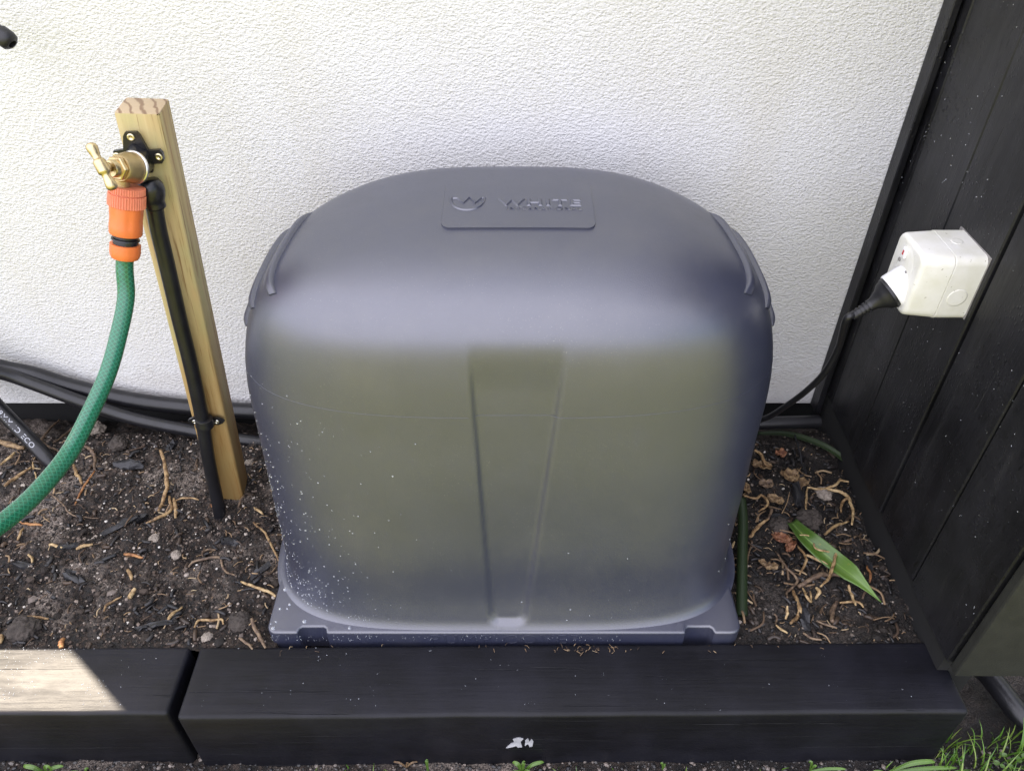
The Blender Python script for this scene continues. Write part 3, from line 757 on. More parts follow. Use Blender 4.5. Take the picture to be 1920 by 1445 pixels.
for i in range(1, len(c1s)):
    cum += (c1s[i] - c1s[i - 1]).length
    if (c1s[i] - C1[2]).length < 1e-6: s_at0 = cum
print_on(c1s, .0128, '19MM ID ECO', s_at0 + .002, .0088, -.62, .00015, pC, 1.15, .098)
# saddle clamp on the riser
cl = empty('saddle_clamp', P(388, 795, Y=.87), 'black saddle clamp with two screws holding the riser pipe near its foot', 'clamp')
pc = P(383, 790, Y=.8625); dpc = (P(389, 850, Y=.860) - P(366, 720, Y=.8645)).normalized()
v_, f_ = lathe(pc - dpc * .006, dpc, [(-.001, .0100), (0, .0128), (.002, .0131), (.010, .0131), (.013, .0138), (.0145, .0134), (.015, .0100)], 32); sharp(mobj('band', v_, f_, M['blackpl'], cl), 40)
for sx_, sc_px in ((-1, (367, 787)), (1, (408, 787))):
    c_ = P(*sc_px, Y=.8745 if sx_ < 0 else .874); L_ = .012
    pts2 = [(-.011 * sx_, -.006), (-.011 * sx_, .006), (.001 * sx_, .0078), (.009 * sx_, .0035), (.0115 * sx_, 0), (.008 * sx_, -.004), (.001 * sx_, -.0070)]
    bm = bmesh.new(); f = bm.faces.new([bm.verts.new(c_ + Vector((x, 0, y))) for x, y in pts2]); r_ = bmesh.ops.extrude_face_region(bm, geom=[f]); bmesh.ops.translate(bm, vec=(0, -.004, 0), verts=[q for q in r_['geom'] if isinstance(q, bmesh.types.BMVert)])
    e_ = from_bm('ear', bm, M['blackpl'], cl, angle=30); screw(c_ + Vector((0, -.004, 0)), (0, -1, 0), M['zinc'], e_, .0040)
# black knob entering at the top left
kn = P(4, 78, Y=1.03)
v_, f_ = lathe(kn + Vector((-.03, .02, .028)), (.62, -.25, -.52), [(0, .006), (.018, .006), (.020, .0085), (.030, .0090), (.034, .0115), (.044, .0125), (.050, .0115), (.053, .008), (.0535, .0055), (.046, .005)], 28)
o = sharp(mobj('cable_end', v_, f_, M['rubber'], loc=kn), 40); tag(o, 'black rubber tipped end poking in at the top left against the wall', 'cable end')
# short pipe in the ground, bottom right
pipe('drain_pipe', [P(1800, 1225, Z=-.11), P(1850, 1262, Z=-.105), P(1905, 1330, Z=-.11), P(1960, 1390, Z=-.12)], .016, 'short black pipe lying on the ground beyond the end of the sleeper')

# ------------------------------------------------------------------ socket box
sbx = empty('socket_box', (FX, .85, .456), 'white weatherproof power socket box mounted on the black fence', 'socket box')
bx0, bx1, by0, by1, bz0, bz1 = .4985, FX - .002, .8075, .888, .410, .5005
seam = .537
def rbox(x0, x1, taper, name, mat, bev):
    bm = box_bm(x0, x1, by0, by1, bz0, bz1)
    for v_ in bm.verts:
        if abs(v_.co.x - x0) < 1e-5:
            v_.co.y += taper if v_.co.y < .85 else -taper * 1.0; v_.co.z += taper * .6 if v_.co.z < .456 else -taper * .2
    bmesh.ops.bevel(bm, geom=[e for e in bm.edges if abs(e.verts[0].co.x - e.verts[1].co.x) > .01], offset=bev, segments=5, affect='EDGES', profile=.5)
    if taper: bmesh.ops.bevel(bm, geom=[e for e in bm.edges if all(abs(v_.co.x - x0) < 1e-4 for v_ in e.verts)], offset=.006, segments=5, affect='EDGES', profile=.5)
    else: bmesh.ops.bevel(bm, geom=[e for e in bm.edges if all(abs(v_.co.x - x0) < 1e-4 for v_ in e.verts)], offset=.0006, segments=1, affect='EDGES')
    return from_bm(name, bm, mat, sbx, angle=35)
rbox(seam + .0006, bx1, 0, 'back_box', M['white'], .011)
lid = rbox(bx0, seam - .0002, .0035, 'front_cover', M['white'], .013)
v_, f_ = lathe((.5545, .8505, bz1 - .0002), (0, 0, 1), [(0, .0075), (.0006, .0072), (.0006, .006)], 32); mobj('knockout', v_, f_, M['white'], sbx)
v_, f_ = lathe((.556, by0 + .0002, .445), (0, -1, 0), [(0, .0125), (.0006, .0122), (.0006, .0105)], 40); mobj('knockout', v_, f_, M['white'], sbx)
v_, f_ = lathe((bx0 + .0012, .852, .468), (-1, 0, 0), [(0, .026), (.0012, .0255), (.0016, .0245)], 48); sharp(mobj('socket_plate', v_, f_, M['white'], lid), 40)
sw = from_bm('switch', box_bm(bx0 - .0045, bx0, .848, .858, .4760, .4905, .002, 3), M['whiteb'], lid, angle=35)
from_bm('switch_mark', box_bm(bx0 - .0049, bx0 - .0042, .8515, .8545, .4805, .4865), M['red'], sw)
for yy, zz in ((.838, .4625), (.862, .4685), (.8385, .448)): screw((bx0 - .0003, yy, zz), (-1, 0, 0), M['sealant'], lid, .0028)
# shroud that takes the plug
PA = Vector((-.78, -.10, -.62)).normalized(); Pc = Vector((.512, .845, .447))
v_, f_ = lathe(Pc, PA, [(-.012, .022), (.004, .0238), (.024, .0240), (.0262, .0232)], 48); sharp(mobj('plug_shroud', v_, f_, M['whiteb'], sbx), 40)
# thin ring of sealant on the boards round the box
bm = box_bm(FX - .0022, FX + .001, by0 - .0012, by1 + .0008, bz0 + .002, bz1 + .0006, .0014, 2)
for v_ in bm.verts: v_.co.y += .0015 * noise.noise(v_.co * 300); v_.co.z += .0015 * noise.noise(v_.co * 310)
from_bm('sealant_bead', bm, M['sealant'], sbx)
plug = empty('power_plug', Pc + PA * .03, 'black power plug and cord leading from the white socket box', 'plug')
v_, f_ = lathe(Pc, PA, [(.0245, .0195), (.0262, .0215), (.0300, .0215), (.0310, .0200), (.036, .0185), (.042, .0130), (.050, .0092), (.054, .0080)], 40); sharp(mobj('plug_body', v_, f_, M['rubber'], plug), 40)
bend = (PA * .8 + Vector((-.1, -.05, -.45))).normalized(); q0 = Pc + PA * .052
pr = [(0, .0078)]
for i in range(5): s_ = .003 + i * .0052; pr += [(s_, .0080 - i * .0004), (s_ + .0032, .0078 - i * .0004), (s_ + .0034, .0058), (s_ + .0050, .0058)]
v_, f_ = lathe(q0, PA, pr, 24); sharp(mobj('strain_relief', v_, f_, M['rubber'], plug), 40)
q1 = q0 + PA * .024
cp = [q1, q1 + PA * .014]
for x, y, Y_ in ((1572, 652, .866), (1547, 697, .880), (1515, 730, .90), (1475, 760, .93), (1437, 783, .96), (1380, 800, .99)): cp.append(P(x, y, Y=Y_))
v_, f_, uv = tube(spline(cp, 10), .0048, 16); mobj('cord', v_, f_, M['rubber'], plug)

# ------------------------------------------------------------------ loose things on the soil
def on_soil(px, py, up=0):
    p = P(px, py, Z=-.008)
    for _ in range(3): p = P(px, py, Z=soil_h(p.x, p.y) + up)
    return p
def root(pts, r, label, mat='root', lift=.003, arch=0, name='dry_root', cat='root', hgt=None):
    n = len(pts); W = []
    for i, (x, y) in enumerate(pts):
        k = i / (n - 1); W.append(on_soil(x, y, lift + arch * math.sin(math.pi * k)))
    path = spline(W, 8)
    path = [p + Vector((noise.noise(p * 90), noise.noise(p * 90 + Vector((5, 0, 0))), noise.noise(p * 90 + Vector((0, 7, 0))))) * .0016 for p in path]
    v_, f_, uv = tube(path, lambda k: r * (.55 + .45 * math.sin(math.pi * min(1, .12 + k * .85))) * (1 + .18 * noise.noise(Vector((k * 9, r * 900, 0)))), 9, rough=.25)
    c = sum(W, Vector()) / n
    o = mobj(name, v_, f_, M[mat], loc=c, uvs=uv); return tag(o, label, cat, 'dry roots lying on the soil' if cat == 'root' else None)
LR = [
 ([(301, 843), (309, 872), (313, 906), (305, 939), (297, 958)], .0036, 'long upright tan root left of the stake foot', 'root', .010),
 ([(317, 930), (320, 956), (298, 970), (274, 980)], .0030, 'bent root below the long upright root, pointing down left', 'root', .004),
 ([(326, 934), (330, 955), (329, 971)], .0032, 'stubby knuckle of root beside the long upright root', 'root', .004),
 ([(324, 939), (353, 933), (373, 937)], .0018, 'thin root reaching towards the stake foot', 'root', .004),
 ([(93, 924), (120, 947), (137, 966), (187, 972)], .0015, 'thin wavy grey-brown root just right of the green hose', 'rootdull', .002),
 ([(137, 872), (145, 889), (154, 906)], .0032, 'short thick root leaning against others right of the hose', 'root', .005),
 ([(178, 883), (156, 914), (139, 947)], .0020, 'straight reddish twig slanting down towards the hose', 'rootred', .003),
 ([(8, 910), (32, 893), (58, 875)], .0030, 'tan root between the printed pipe and the hose', 'root', .004),
 ([(62, 866), (63, 880), (68, 897)], .0018, 'small hooked root at the tip of the printed pipe', 'rootpale', .003),
 ([(0, 872), (20, 855), (28, 848)], .0024, 'yellowish root under the split wood sliver', 'rootpale', .003),
 ([(20, 872), (36, 866), (56, 865)], .0016, 'thin root lying across under the printed pipe', 'rootdull', .003),
 ([(12, 1182), (37, 1163), (62, 1155), (91, 1159)], .0024, 'curved golden root above the sunlit sleeper at far left', 'root', .004),
 ([(475, 980), (498, 1001), (515, 1034), (527, 1059)], .0021, 'long curved root touching the left side of the cover', 'root', .004),
 ([(527, 1045), (516, 1065), (497, 1080)], .0016, 'thin root hooking away from the cover side', 'rootdull', .003),
 ([(353, 1062), (366, 1052), (399, 1045), (412, 1046), (422, 1068), (440, 1079)], .0021, 'wandering forked root in the middle of the left bed', 'rootdull', .006),
 ([(378, 1034), (392, 1029), (405, 1030)], .0020, 'flat pale root scrap above the wandering root', 'rootdull', .003),
 ([(452, 1090), (482, 1101), (508, 1110), (517, 1118)], .0024, 'pale root pointing at the lower left of the cover', 'rootpale', .003),
 ([(471, 1159), (482, 1185), (498, 1213)], .0030, 'thick brown root leaning against the base flange', 'rootdull', .006),
 ([(449, 1195), (462, 1205), (474, 1216)], .0022, 'short brown root next to the sleeper gap', 'rootdull', .003),
 ([(195, 1146), (203, 1132), (228, 1117)], .0019, 'bent golden root with a fat end in the lower left bed', 'root', .003),
 ([(265, 1140), (280, 1131), (296, 1122)], .0012, 'thin pale straw in the lower left bed', 'rootdull', .002),
 ([(316, 1161), (322, 1152), (340, 1138)], .0026, 'forked yellow root stub near the bottom of the left bed', 'rootpale', .004),
 ([(232, 1038), (250, 1040), (268, 1045)], .0026, 'rusty red tapering root in the middle of the left bed', 'rootred', .002),
 ([(143, 1028), (158, 1022), (174, 1020)], .0028, 'pale orange root piece beside a charcoal chip', 'rootpale', .003),
 ([(93, 1021), (105, 1023), (116, 1026)], .0026, 'short whitish root piece left of the charcoal chip', 'rootpale', .003),
 ([(240, 1068), (245, 1078), (247, 1088)], .0030, 'short upright orange root stub in the middle of the left bed', 'root', .004),
 ([(243, 1120), (248, 1112), (255, 1102)], .0038, 'fat yellow seed shaped root piece', 'rootpale', .004),
 ([(114, 1215), (115, 1205), (119, 1195)], .0042, 'thick stub standing at the back edge of the left sleeper', 'rootred', .006),
 ([(365, 1175), (374, 1163), (398, 1162), (415, 1161), (419, 1170)], .0021, 'hooked root close to the sleeper joint', 'root', .003),
 ([(446, 953), (450, 942), (457, 928)], .0019, 'slanted twig at the right of the stake foot', 'rootdull', .006),
 ([(112, 787), (95, 802), (79, 827), (108, 845), (118, 855)], .0024, 'sharply bent root behind the hose under the wall', 'rootdull', .006),
 ([(156, 835), (172, 845), (178, 858), (177, 881)], .0034, 'thick curled root in the shade behind the hose', 'rootdull', .008),
 ([(100, 830), (125, 812), (138, 800)], .0020, 'dark straight twig close behind the hose', 'rootdull', .006),
 ([(33, 1013), (38, 1000), (44, 989)], .0022, 'tan root scrap just below the hose at far left', 'root', .003),
 ([(37, 978), (58, 983), (79, 984)], .0024, 'rusty root scrap lying level below the hose', 'rootred', .003),
 ([(477, 950), (485, 957), (494, 964)], .0024, 'small pale root between stake foot and cover', 'rootpale', .003),
 ([(52, 1040), (60, 1046), (61, 1054)], .0022, 'little yellow root fork in the left bed', 'rootpale', .003),
 ([(0, 1205), (3, 1195), (2, 1188)], .0030, 'root stub at the extreme left behind the sunlit sleeper', 'root', .003),
 # right hand bed
 ([(1415, 843), (1426, 850), (1435, 871), (1448, 873)], .0024, 'curled root at the top of the right bed by the cover', 'root', .012),
 ([(1395, 929), (1418, 934), (1428, 928), (1440, 943), (1433, 952), (1423, 959)], .0020, 'looping root close to the right side of the cover', 'root', .012),
 ([(1406, 1006), (1423, 986), (1440, 973)], .0026, 'straight root slanting up from beside the dark green stalk', 'root', .006),
 ([(1440, 973), (1446, 955), (1438, 945)], .0022, 'short root rising from the straight slanting one', 'rootdull', .008),
 ([(1513, 914), (1546, 916), (1569, 908), (1576, 901), (1591, 903)], .0020, 'pale root lying just above the round clod', 'rootpale', .010),
 ([(1550, 917), (1579, 923), (1592, 936), (1599, 959), (1597, 983)], .0026, 'thick root curving down by the fence from the round clod', 'rootpale', .010),
 ([(1587, 934), (1579, 943), (1577, 960)], .0022, 'short branch beside the root near the fence', 'root', .006),
 ([(1546, 1002), (1566, 986), (1591, 978)], .0022, 'pale root pointing from the leaf towards the fence', 'rootpale', .005),
 ([(1493, 1004), (1516, 1004), (1525, 1018), (1529, 1028), (1553, 1034), (1560, 1025)], .0014, 'thin curly root lying across the green leaf', 'rootpale', .014),
 ([(1511, 1039), (1532, 1048), (1553, 1059)], .0022, 'straight root tucked under the left edge of the green leaf', 'rootpale', .006),
 ([(1496, 1100), (1526, 1082), (1548, 1076), (1575, 1078)], .0036, 'thick brown root below the green leaf', 'rootdull', .004),
 ([(1569, 1031), (1564, 1055), (1555, 1082), (1539, 1099)], .0022, 'root crossing over the middle of the green leaf', 'root', .014),
 ([(1455, 1034), (1473, 1062), (1494, 1087), (1477, 1109), (1476, 1120)], .0018, 'thin root slanting down left of the green leaf', 'rootdull', .006),
 ([(1496, 1022), (1511, 1049), (1499, 1076)], .0020, 'bowed root left of the green leaf', 'root', .006),
 ([(1485, 1105), (1499, 1139), (1496, 1155), (1481, 1169)], .0028, 'fat curved root in the lower right bed', 'root', .005),
 ([(1506, 1102), (1512, 1118), (1521, 1127), (1519, 1108)], .0018, 'small white looped root in the lower right bed', 'rootpale', .005),
 ([(1591, 1095), (1597, 1114), (1604, 1135)], .0022, 'pointed pale root under the leaf tip', 'rootpale', .004),
 ([(1574, 1129), (1596, 1128), (1612, 1130), (1619, 1138)], .0018, 'level root just below the green leaf tip', 'root', .003),
 ([(1559, 1165), (1561, 1145), (1569, 1127)], .0034, 'thick upright root below the leaf', 'rootdull', .005),
 ([(1531, 1164), (1550, 1170), (1569, 1177)], .0016, 'thin brown root near the sleeper in the right bed', 'rootdull', .003),
 ([(1372, 1049), (1371, 1030), (1378, 1014)], .0018, 'small hooked root between cover and dark stalk', 'rootpale', .008),
 ([(1456, 1172), (1466, 1180), (1476, 1187)], .0016, 'whitish root sliver at the bottom of the right bed', 'rootpale', .003),
 ([(1473, 1159), (1477, 1148), (1477, 1135)], .0018, 'short pale upright root right of the base flange', 'rootpale', .004),
 ([(1578, 1016), (1590, 1013), (1606, 1004)], .0020, 'brown root beside the fence above the leaf tip', 'rootdull', .003),
 ([(1513, 916), (1512, 936), (1511, 956)], .0018, 'thin root hanging down left of the round clod', 'rootpale', .006),
 ([(1490, 816), (1499, 845), (1506, 873), (1512, 888)], .0020, 'dark grey stick in the shade under the cut pipe end', 'charcoal', .018),
 ([(1452, 1150), (1456, 1160), (1454, 1170)], .0015, 'small brown rootlet low beside the flange', 'rootdull', .003),
 ([(1530, 1100), (1536, 1110), (1528, 1122)], .0024, 'chunky pale root knot under the thick brown root', 'rootpale', .005),
 ([(1625, 1060), (1632, 1078), (1630, 1092)], .0018, 'reddish rootlet against the fence right of the leaf', 'rootred', .003),
 ([(1505, 1186), (1520, 1195), (1540, 1199)], .0016, 'brown twig at the back edge of the long sleeper', 'rootdull', .003),
]
for pts, r_, lab, mt_, lf in LR: root(pts, r_ * (1.12 if pts[0][0] > 1300 else .95), lab, mt_, lf + (.003 if pts[0][0] > 1300 else .001))
root([(-12, 826), (15, 832), (44, 841)], .0052, 'split pale wood sliver at the far left by the printed pipe', 'dry', .010, name='wood_sliver', cat='wood sliver')
# stones and clods
def rock(c, r, mat, label, name, cat, sq=(1, 1, .75)):
    bm = bmesh.new(); bmesh.ops.create_icosphere(bm, subdivisions=5, radius=1)
    for v_ in bm.verts:
        k = 1 + .22 * fbm(v_.co.x * 1.3 + c.x * 50, v_.co.y * 1.3, v_.co.z * 1.3, 3) + .16 * fbm(v_.co.x * 4, v_.co.y * 4, v_.co.z * 4 + c.y * 40, 4)
        v_.co = Vector((v_.co.x * sq[0], v_.co.y * sq[1], v_.co.z * sq[2])) * (k * r) + c
    return tag(from_bm(name, bm, M[mat], loc=c, smooth=True), label, cat)
for x, y, r_, mt_, lab in ((1543, 926, .0135, 'stone', 'round pale clod in the right bed beside the curved root'), (175, 808, .020, 'stone', 'pale crumbly clod behind the hose under the pipes'),
    (45, 1180, .021, 'clod', 'rounded brown clod near the sunlit sleeper'), (388, 1195, .0080, 'stone', 'smooth pale pebble by the sleeper joint'), (1516, 975, .020, 'clod', 'dark wet clod left above the green leaf'),
    (468, 868, .0075, 'stone', 'tan pebble between the stake and the cover'), (222, 832, .016, 'clod', 'dark clod in the shade under the lower pipe'), (1585, 1063, .007, 'stone', 'pale pebble beside the fence and leaf'),
    (330, 1040, .008, 'stone', 'grey pebble in the middle of the left bed'), (289, 1010, .009, 'stone', 'grey-pink pebble cluster stone in the left bed'), (413, 957, .0058, 'stone', 'small pinkish pebble at the pipe foot'),
    (450, 1165, .016, 'clod', 'dark brown clod left of the base flange'), (1460, 985, .015, 'clod', 'black clod beside the looping root')):
    rock(on_soil(x, y, r_ * .2), r_, mt_, lab, 'clod' if 'clod' in lab else 'pebble', 'clod' if 'clod' in lab else 'pebble')
rock(on_soil(408, 944, .003), .010, 'rootred', 'rust orange lump where the riser pipe meets the soil', 'rusty_lump', 'lump')
# leaves
def blade(name, pts, w_, mat, label, cat, prof_=None, cup=.15, tw=0, n=7, up=Vector((0, -.5, 1)), parent=None, world=False, free=False):
    path = spline(pts, 9); N = len(path); vs, fs, uv = [], [], []
    for i, p in enumerate(path):
        k = i / (N - 1); d = (path[min(N - 1, i + 1)] - path[max(0, i - 1)]).normalized()
        s_ = d.cross(up).normalized(); nn = s_.cross(d).normalized()
        if tw: q = Matrix.Rotation(tw * k, 3, d); s_ = q @ s_; nn = q @ nn
        ww = w_ * (prof_(k) if prof_ else math.sin(math.pi * min(1, .08 + .92 * k)) ** .6)
        for j in range(n):
            c = (j / (n - 1) - .5) * 2; vs.append(p + s_ * (ww * c * .5) + nn * (ww * cup * (c * c - .3))); uv.append((j / (n - 1), k))
    for i in range(N - 1):
        for j in range(n - 1): fs.append((i * n + j, i * n + j + 1, (i + 1) * n + j + 1, (i + 1) * n + j))
    o = mobj(name, vs, fs, M[mat], parent, loc=None if parent else pts[0], uvs=uv)
    md = o.modifiers.new('thickness', 'SOLIDIFY'); md.thickness = .0005
    if label: tag(o, label, cat)
    return o
pp = [on_soil(1484, 978, .016), on_soil(1515, 1010, .020), on_soil(1562, 1050, .014), on_soil(1605, 1083, .021), on_soil(1653, 1129, .006)]
lf = blade('green_leaf', pp, .031, 'leaf', 'bright green pointed leaf lying on the soil by the fence', 'leaf', lambda k: (.45 + .55 * math.sin(math.pi * min(1, k * .95 + .05))) * min(1, (1 - k) * 3.2 + .03), .24, .35)
pp = [on_soil(1391, 1155, .002), on_soil(1391, 1100, .010), on_soil(1392, 1030, .022), on_soil(1393, 975, .036), on_soil(1390, 935, .05)]
v_, f_, uv = tube(spline(pp, 8), lambda k: .0085 * (1 - .1 * k), 14); o = mobj('plant_stalk', v_, f_, M['leafdk'], loc=pp[0], uvs=uv); tag(o, 'thick dark green stalk standing against the right side of the cover', 'stalk')
pp = [on_soil(1420, 812, .012), on_soil(1480, 814, .016), on_soil(1545, 836, .018), on_soil(1588, 868, .016), on_soil(1609, 914, .006)]
blade('strap_leaf', pp, .012, 'leafdk', 'dark green strap leaf arching in the shade beside the fence', 'leaf', None, .2)
def husk(px, py, w_, h_, mat, label, ang):
    c = on_soil(px, py, .006); vs, fs = [], []; n = 14; sd_ = px * 1.7
    for j in range(n):
        for i in range(n):
            u, v_ = i / (n - 1) - .5, j / (n - 1) - .5
            e = 1 - .35 * abs(noise.noise(Vector((u * 5 + sd_, v_ * 5, 2))))
            x, y = u * w_ * e * math.sqrt(max(.15, 1 - (2 * v_) ** 2 * .8)), v_ * h_ * e
            z = .25 * w_ * (u * 2) ** 2 * .6 + .006 * noise.noise(Vector((u * 4 + sd_, v_ * 4, 0))) + .002 * noise.noise(Vector((u * 14 + sd_, v_ * 3, 0)))
            ca, sa = math.cos(ang), math.sin(ang); vs.append(c + Vector((x * ca - y * sa, x * sa + y * ca, z)))
    fs = [(j * n + i, j * n + i + 1, (j + 1) * n + i + 1, (j + 1) * n + i) for j in range(n - 1) for i in range(n - 1)]
    o = mobj('dry_leaf', vs, fs, M[mat], loc=c); md = o.modifiers.new('thickness', 'SOLIDIFY'); md.thickness = .0006; tag(o, label, 'dry leaf', 'dry leaf scraps in the right bed')
for a in ((1480, 892, .034, .030, 'dry', 'largest crumpled tan leaf scrap in the right bed', .4), (1428, 872, .022, .034, 'dry', 'tan leaf scrap tight against the cover at the top of the right bed', 1.2),
          (1464, 1008, .022, .030, 'dryred', 'upper red-brown husk left of the green leaf', .8), (1482, 1022, .016, .028, 'dryred', 'lower red-brown husk touching the green leaf', -.6), (1399, 915, .014, .028, 'dry', 'narrow curled leaf scrap beside the cover', .2),
          (1437, 908, .020, .026, 'rootdull', 'dark curled husk right of the narrow leaf scrap', 1.7), (1440, 1060, .034, .013, 'dry', 'flat bark like scrap below the red husks', -.35), (1503, 905, .020, .026, 'dry', 'small tan leaf scrap left of the round clod', 2.2), (1464, 850, .022, .018, 'dryred', 'reddish leaf scrap at the top of the right bed', .3), (1453, 937, .02, .03, 'dry', 'faded leaf scrap right of the looping root', 1.0)): husk(*a)
# charcoal bark chips: individual big ones
def chip(px, py, L_, w_, ang, label, lift=.004, tilt=0):
    c = on_soil(px, py, lift); bm = box_bm(-L_ / 2, L_ / 2, -w_ / 2, w_ / 2, -w_ * .2, w_ * .2)
    bmesh.ops.subdivide_edges(bm, edges=bm.edges, cuts=4, use_grid_fill=True)
    mt_ = Matrix.Rotation(ang, 3, 'Z') @ Matrix.Rotation(tilt, 3, 'Y')
    for v_ in bm.verts:
        q = v_.co.copy(); k = 1 - .35 * abs(q.x / (L_ / 2)) ** 3; q.y *= k * .8; q.z *= k; q += Vector((.5 * w_ * noise.noise(q * 160 + c * 30), .35 * w_ * noise.noise(q * 120 + c * 30), .45 * w_ * noise.noise(q * 130 + c * 50)))
        v_.co = mt_ @ q + c
    tag(from_bm('bark_chip', bm, M['charcoal'], loc=c, angle=30), label, 'bark chip', 'charcoal bark chips on the soil')
for a in ((226, 985, .055, .014, .7, 'long charcoal chip slanting below the upright root'), (256, 975, .034, .015, .5, 'second charcoal chip right of the long slanting one'), (128, 1024, .030, .010, .25, 'black chip between two pale root pieces'), (290, 1172, .055, .012, .2, 'long black chip near the sleeper joint'),
          (140, 1082, .045, .017, -.5, 'black chip in the middle of the far left bed'), (430, 1015, .032, .014, -.2, 'glossy black chip left of the cover'), (487, 1070, .034, .012, .8, 'black splinter beside the cover side'), (240, 870, .045, .020, .1, 'wide black chip below the lower pipe'), (322, 835, .026, .016, 1.2, 'black chip left of the stake under the pipe'),
          (1497, 930, .055, .018, 1.45, 'upright charcoal chip in the right bed beside the clod'), (1505, 1150, .055, .016, 1.5, 'long dark chip at the bottom of the right bed'), (1627, 1055, .055, .011, 1.5, 'thin dark chip against the fence'), (1425, 905, .030, .012, .1, 'shiny dark chip close to the cover'), (1458, 972, .030, .015, .1, 'black chip over the red husks'), (395, 885, .020, .008, 1.2, 'small chip left of the riser pipe'), (40, 1058, .035, .012, -.3, 'black chip at the far left of the bed')): chip(*a)
# gravel, crumbs and bark litter: uncountable
ICO = None
def ico():
    bm = bmesh.new(); bmesh.ops.create_icosphere(bm, subdivisions=1, radius=1); bm.verts.index_update()
    v_ = np.array([q.co[:] for q in bm.verts]); f_ = [tuple(x.index for x in f.verts) for f in bm.faces]; bm.free(); return v_, f_
IV, IF = ico()
def scatter(name, N, place, size, mat, label, cat, seed, sq=(1, 1, .7)):
    rg = np.random.RandomState(seed); V, Fc = [], []
    for i in range(N):
        p = place(rg)
        if p is None: continue
        r = size(rg); a = rg.rand() * 6.28; ca, sa = math.cos(a), math.sin(a)
        w_ = IV * (r * np.array(sq) * (1 + .5 * (rg.rand(3) - .5))) * (1 + .35 * (rg.rand(len(IV), 1) - .5))
        w_ = np.stack([w_[:, 0] * ca - w_[:, 1] * sa, w_[:, 0] * sa + w_[:, 1] * ca, w_[:, 2]], 1) + np.array(p)
        o = len(V) * 12; V.append(w_); Fc += [tuple(q + o for q in f) for f in IF]
    o = mobj(name, np.concatenate(V).tolist(), Fc, M[mat] if isinstance(mat, str) else mat, smooth=False); tag(o, label, cat, kind='stuff'); return o
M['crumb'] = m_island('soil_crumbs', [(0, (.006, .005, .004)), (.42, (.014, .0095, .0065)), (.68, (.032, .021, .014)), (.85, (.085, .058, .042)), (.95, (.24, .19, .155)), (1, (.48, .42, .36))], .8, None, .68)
M['grit'] = m_island('pale_grit', [(0, (.10, .078, .06)), (.55, (.20, .16, .13)), (.85, (.40, .35, .29)), (1, (.62, .59, .54))], .75)
M['wetgrit'] = m_island('wet_grit', [(0, (.012, .012, .014)), (.7, (.05, .045, .04)), (1, (.22, .18, .15))], .3)
def in_cover(x, y): return -.345 < x < .325 and .585 < y < 1.06
def pl(rg, fx=-1.02, tx=.60):
    x = fx + rg.rand() * (tx - fx); y = .598 + rg.rand() * .46
    if in_cover(x, y): return None
    return (x, y, soil_h(x, y) + .0006)
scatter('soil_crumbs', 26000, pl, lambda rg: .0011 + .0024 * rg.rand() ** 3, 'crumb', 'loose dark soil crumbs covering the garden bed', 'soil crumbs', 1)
def pg(rg):
    p = pl(rg)
    if p is None: return None
    d = fbm(p[0] * 7 + 3, p[1] * 7, 1, 2)
    pr_ = .22 + .9 * max(0, d + .1) if p[0] < 0 else .22
    if p[0] < 0 and abs(p[0] + .57) < .17 and p[1] > .78: pr_ += .35
    return (p[0], p[1], p[2] + .0008) if rg.rand() < pr_ else None
M['clods'] = m_island('earth_clods', [(0, (.008, .006, .0045)), (.6, (.028, .019, .013)), (.9, (.075, .055, .042)), (1, (.16, .13, .11))], .85, 260, .5)
def pc_(rg):
    p = pl(rg)
    if p is None: return None
    return (p[0], p[1], p[2] + .0005) if rg.rand() < .3 + .5 * (fbm(p[0] * 8, p[1] * 8, 3, 2) + .3) else None
scatter('soil_clods', 1500, pc_, lambda rg: .0028 + .0062 * rg.rand() ** 2.5, 'clods', 'small broken clods of dark earth in the garden bed', 'clods', 9, (1, .85, .7))
scatter('gravel', 15000, pg, lambda rg: .0005 + .0024 * rg.rand() ** 5, 'grit', 'pale grit and tiny pebbles mixed through the garden soil', 'gravel', 2)
scatter('gravel', 5000, lambda rg: (lambda x, y: (x, y, dirt_h(x, y) + .0006))(-.75 + rg.rand() * 1.5, .42 + rg.rand() * .10), lambda rg: .0010 + .0028 * rg.rand() ** 3, 'wetgrit', 'wet dark grit along the foot of the sleepers', 'gravel', 5)
def litter(name, N, region, hfun, mat, label, seed, L0=.004, L1=.016, r0=.0004, r1=.0011):
    rg = random.Random(seed); parts = []
    for _ in range(N):
        x, y = region(rg)
        if x is None: continue
        a = rg.uniform(0, 6.28); L_ = rg.uniform(L0, L1); z = hfun(x, y) + .0012; b = a + rg.uniform(-.8, .8)
        p = [Vector((x, y, z)), Vector((x + math.cos(a) * L_ * .5, y + math.sin(a) * L_ * .5, z + rg.uniform(.0, .003))), Vector((x + math.cos(a) * L_ * .5 + math.cos(b) * L_ * .5, y + math.sin(a) * L_ * .5 + math.sin(b) * L_ * .5, z))]
        v_, f_, _u = tube(spline(p, 3), rg.uniform(r0, r1), 5); parts.append((v_, f_))
    v_, f_ = join(*parts); tag(mobj(name, v_, f_, mat), label, 'litter', kind='stuff')
M['fibre'] = m_island('root_fibre', [(0, (.05, .03, .02)), (.4, (.16, .10, .055)), (.8, (.33, .22, .12)), (1, (.46, .36, .22))], .7)
M['chips'] = m_island('bark_fragments', [(0, (.008, .008, .009)), (.7, (.022, .019, .018)), (1, (.08, .05, .03))], .45)
def rl(rg):
    x, y = rg.uniform(-1.0, -.355), rg.uniform(.60, 1.02)
    if rg.random() < .45: x = rg.uniform(.335, .585)
    return x, y
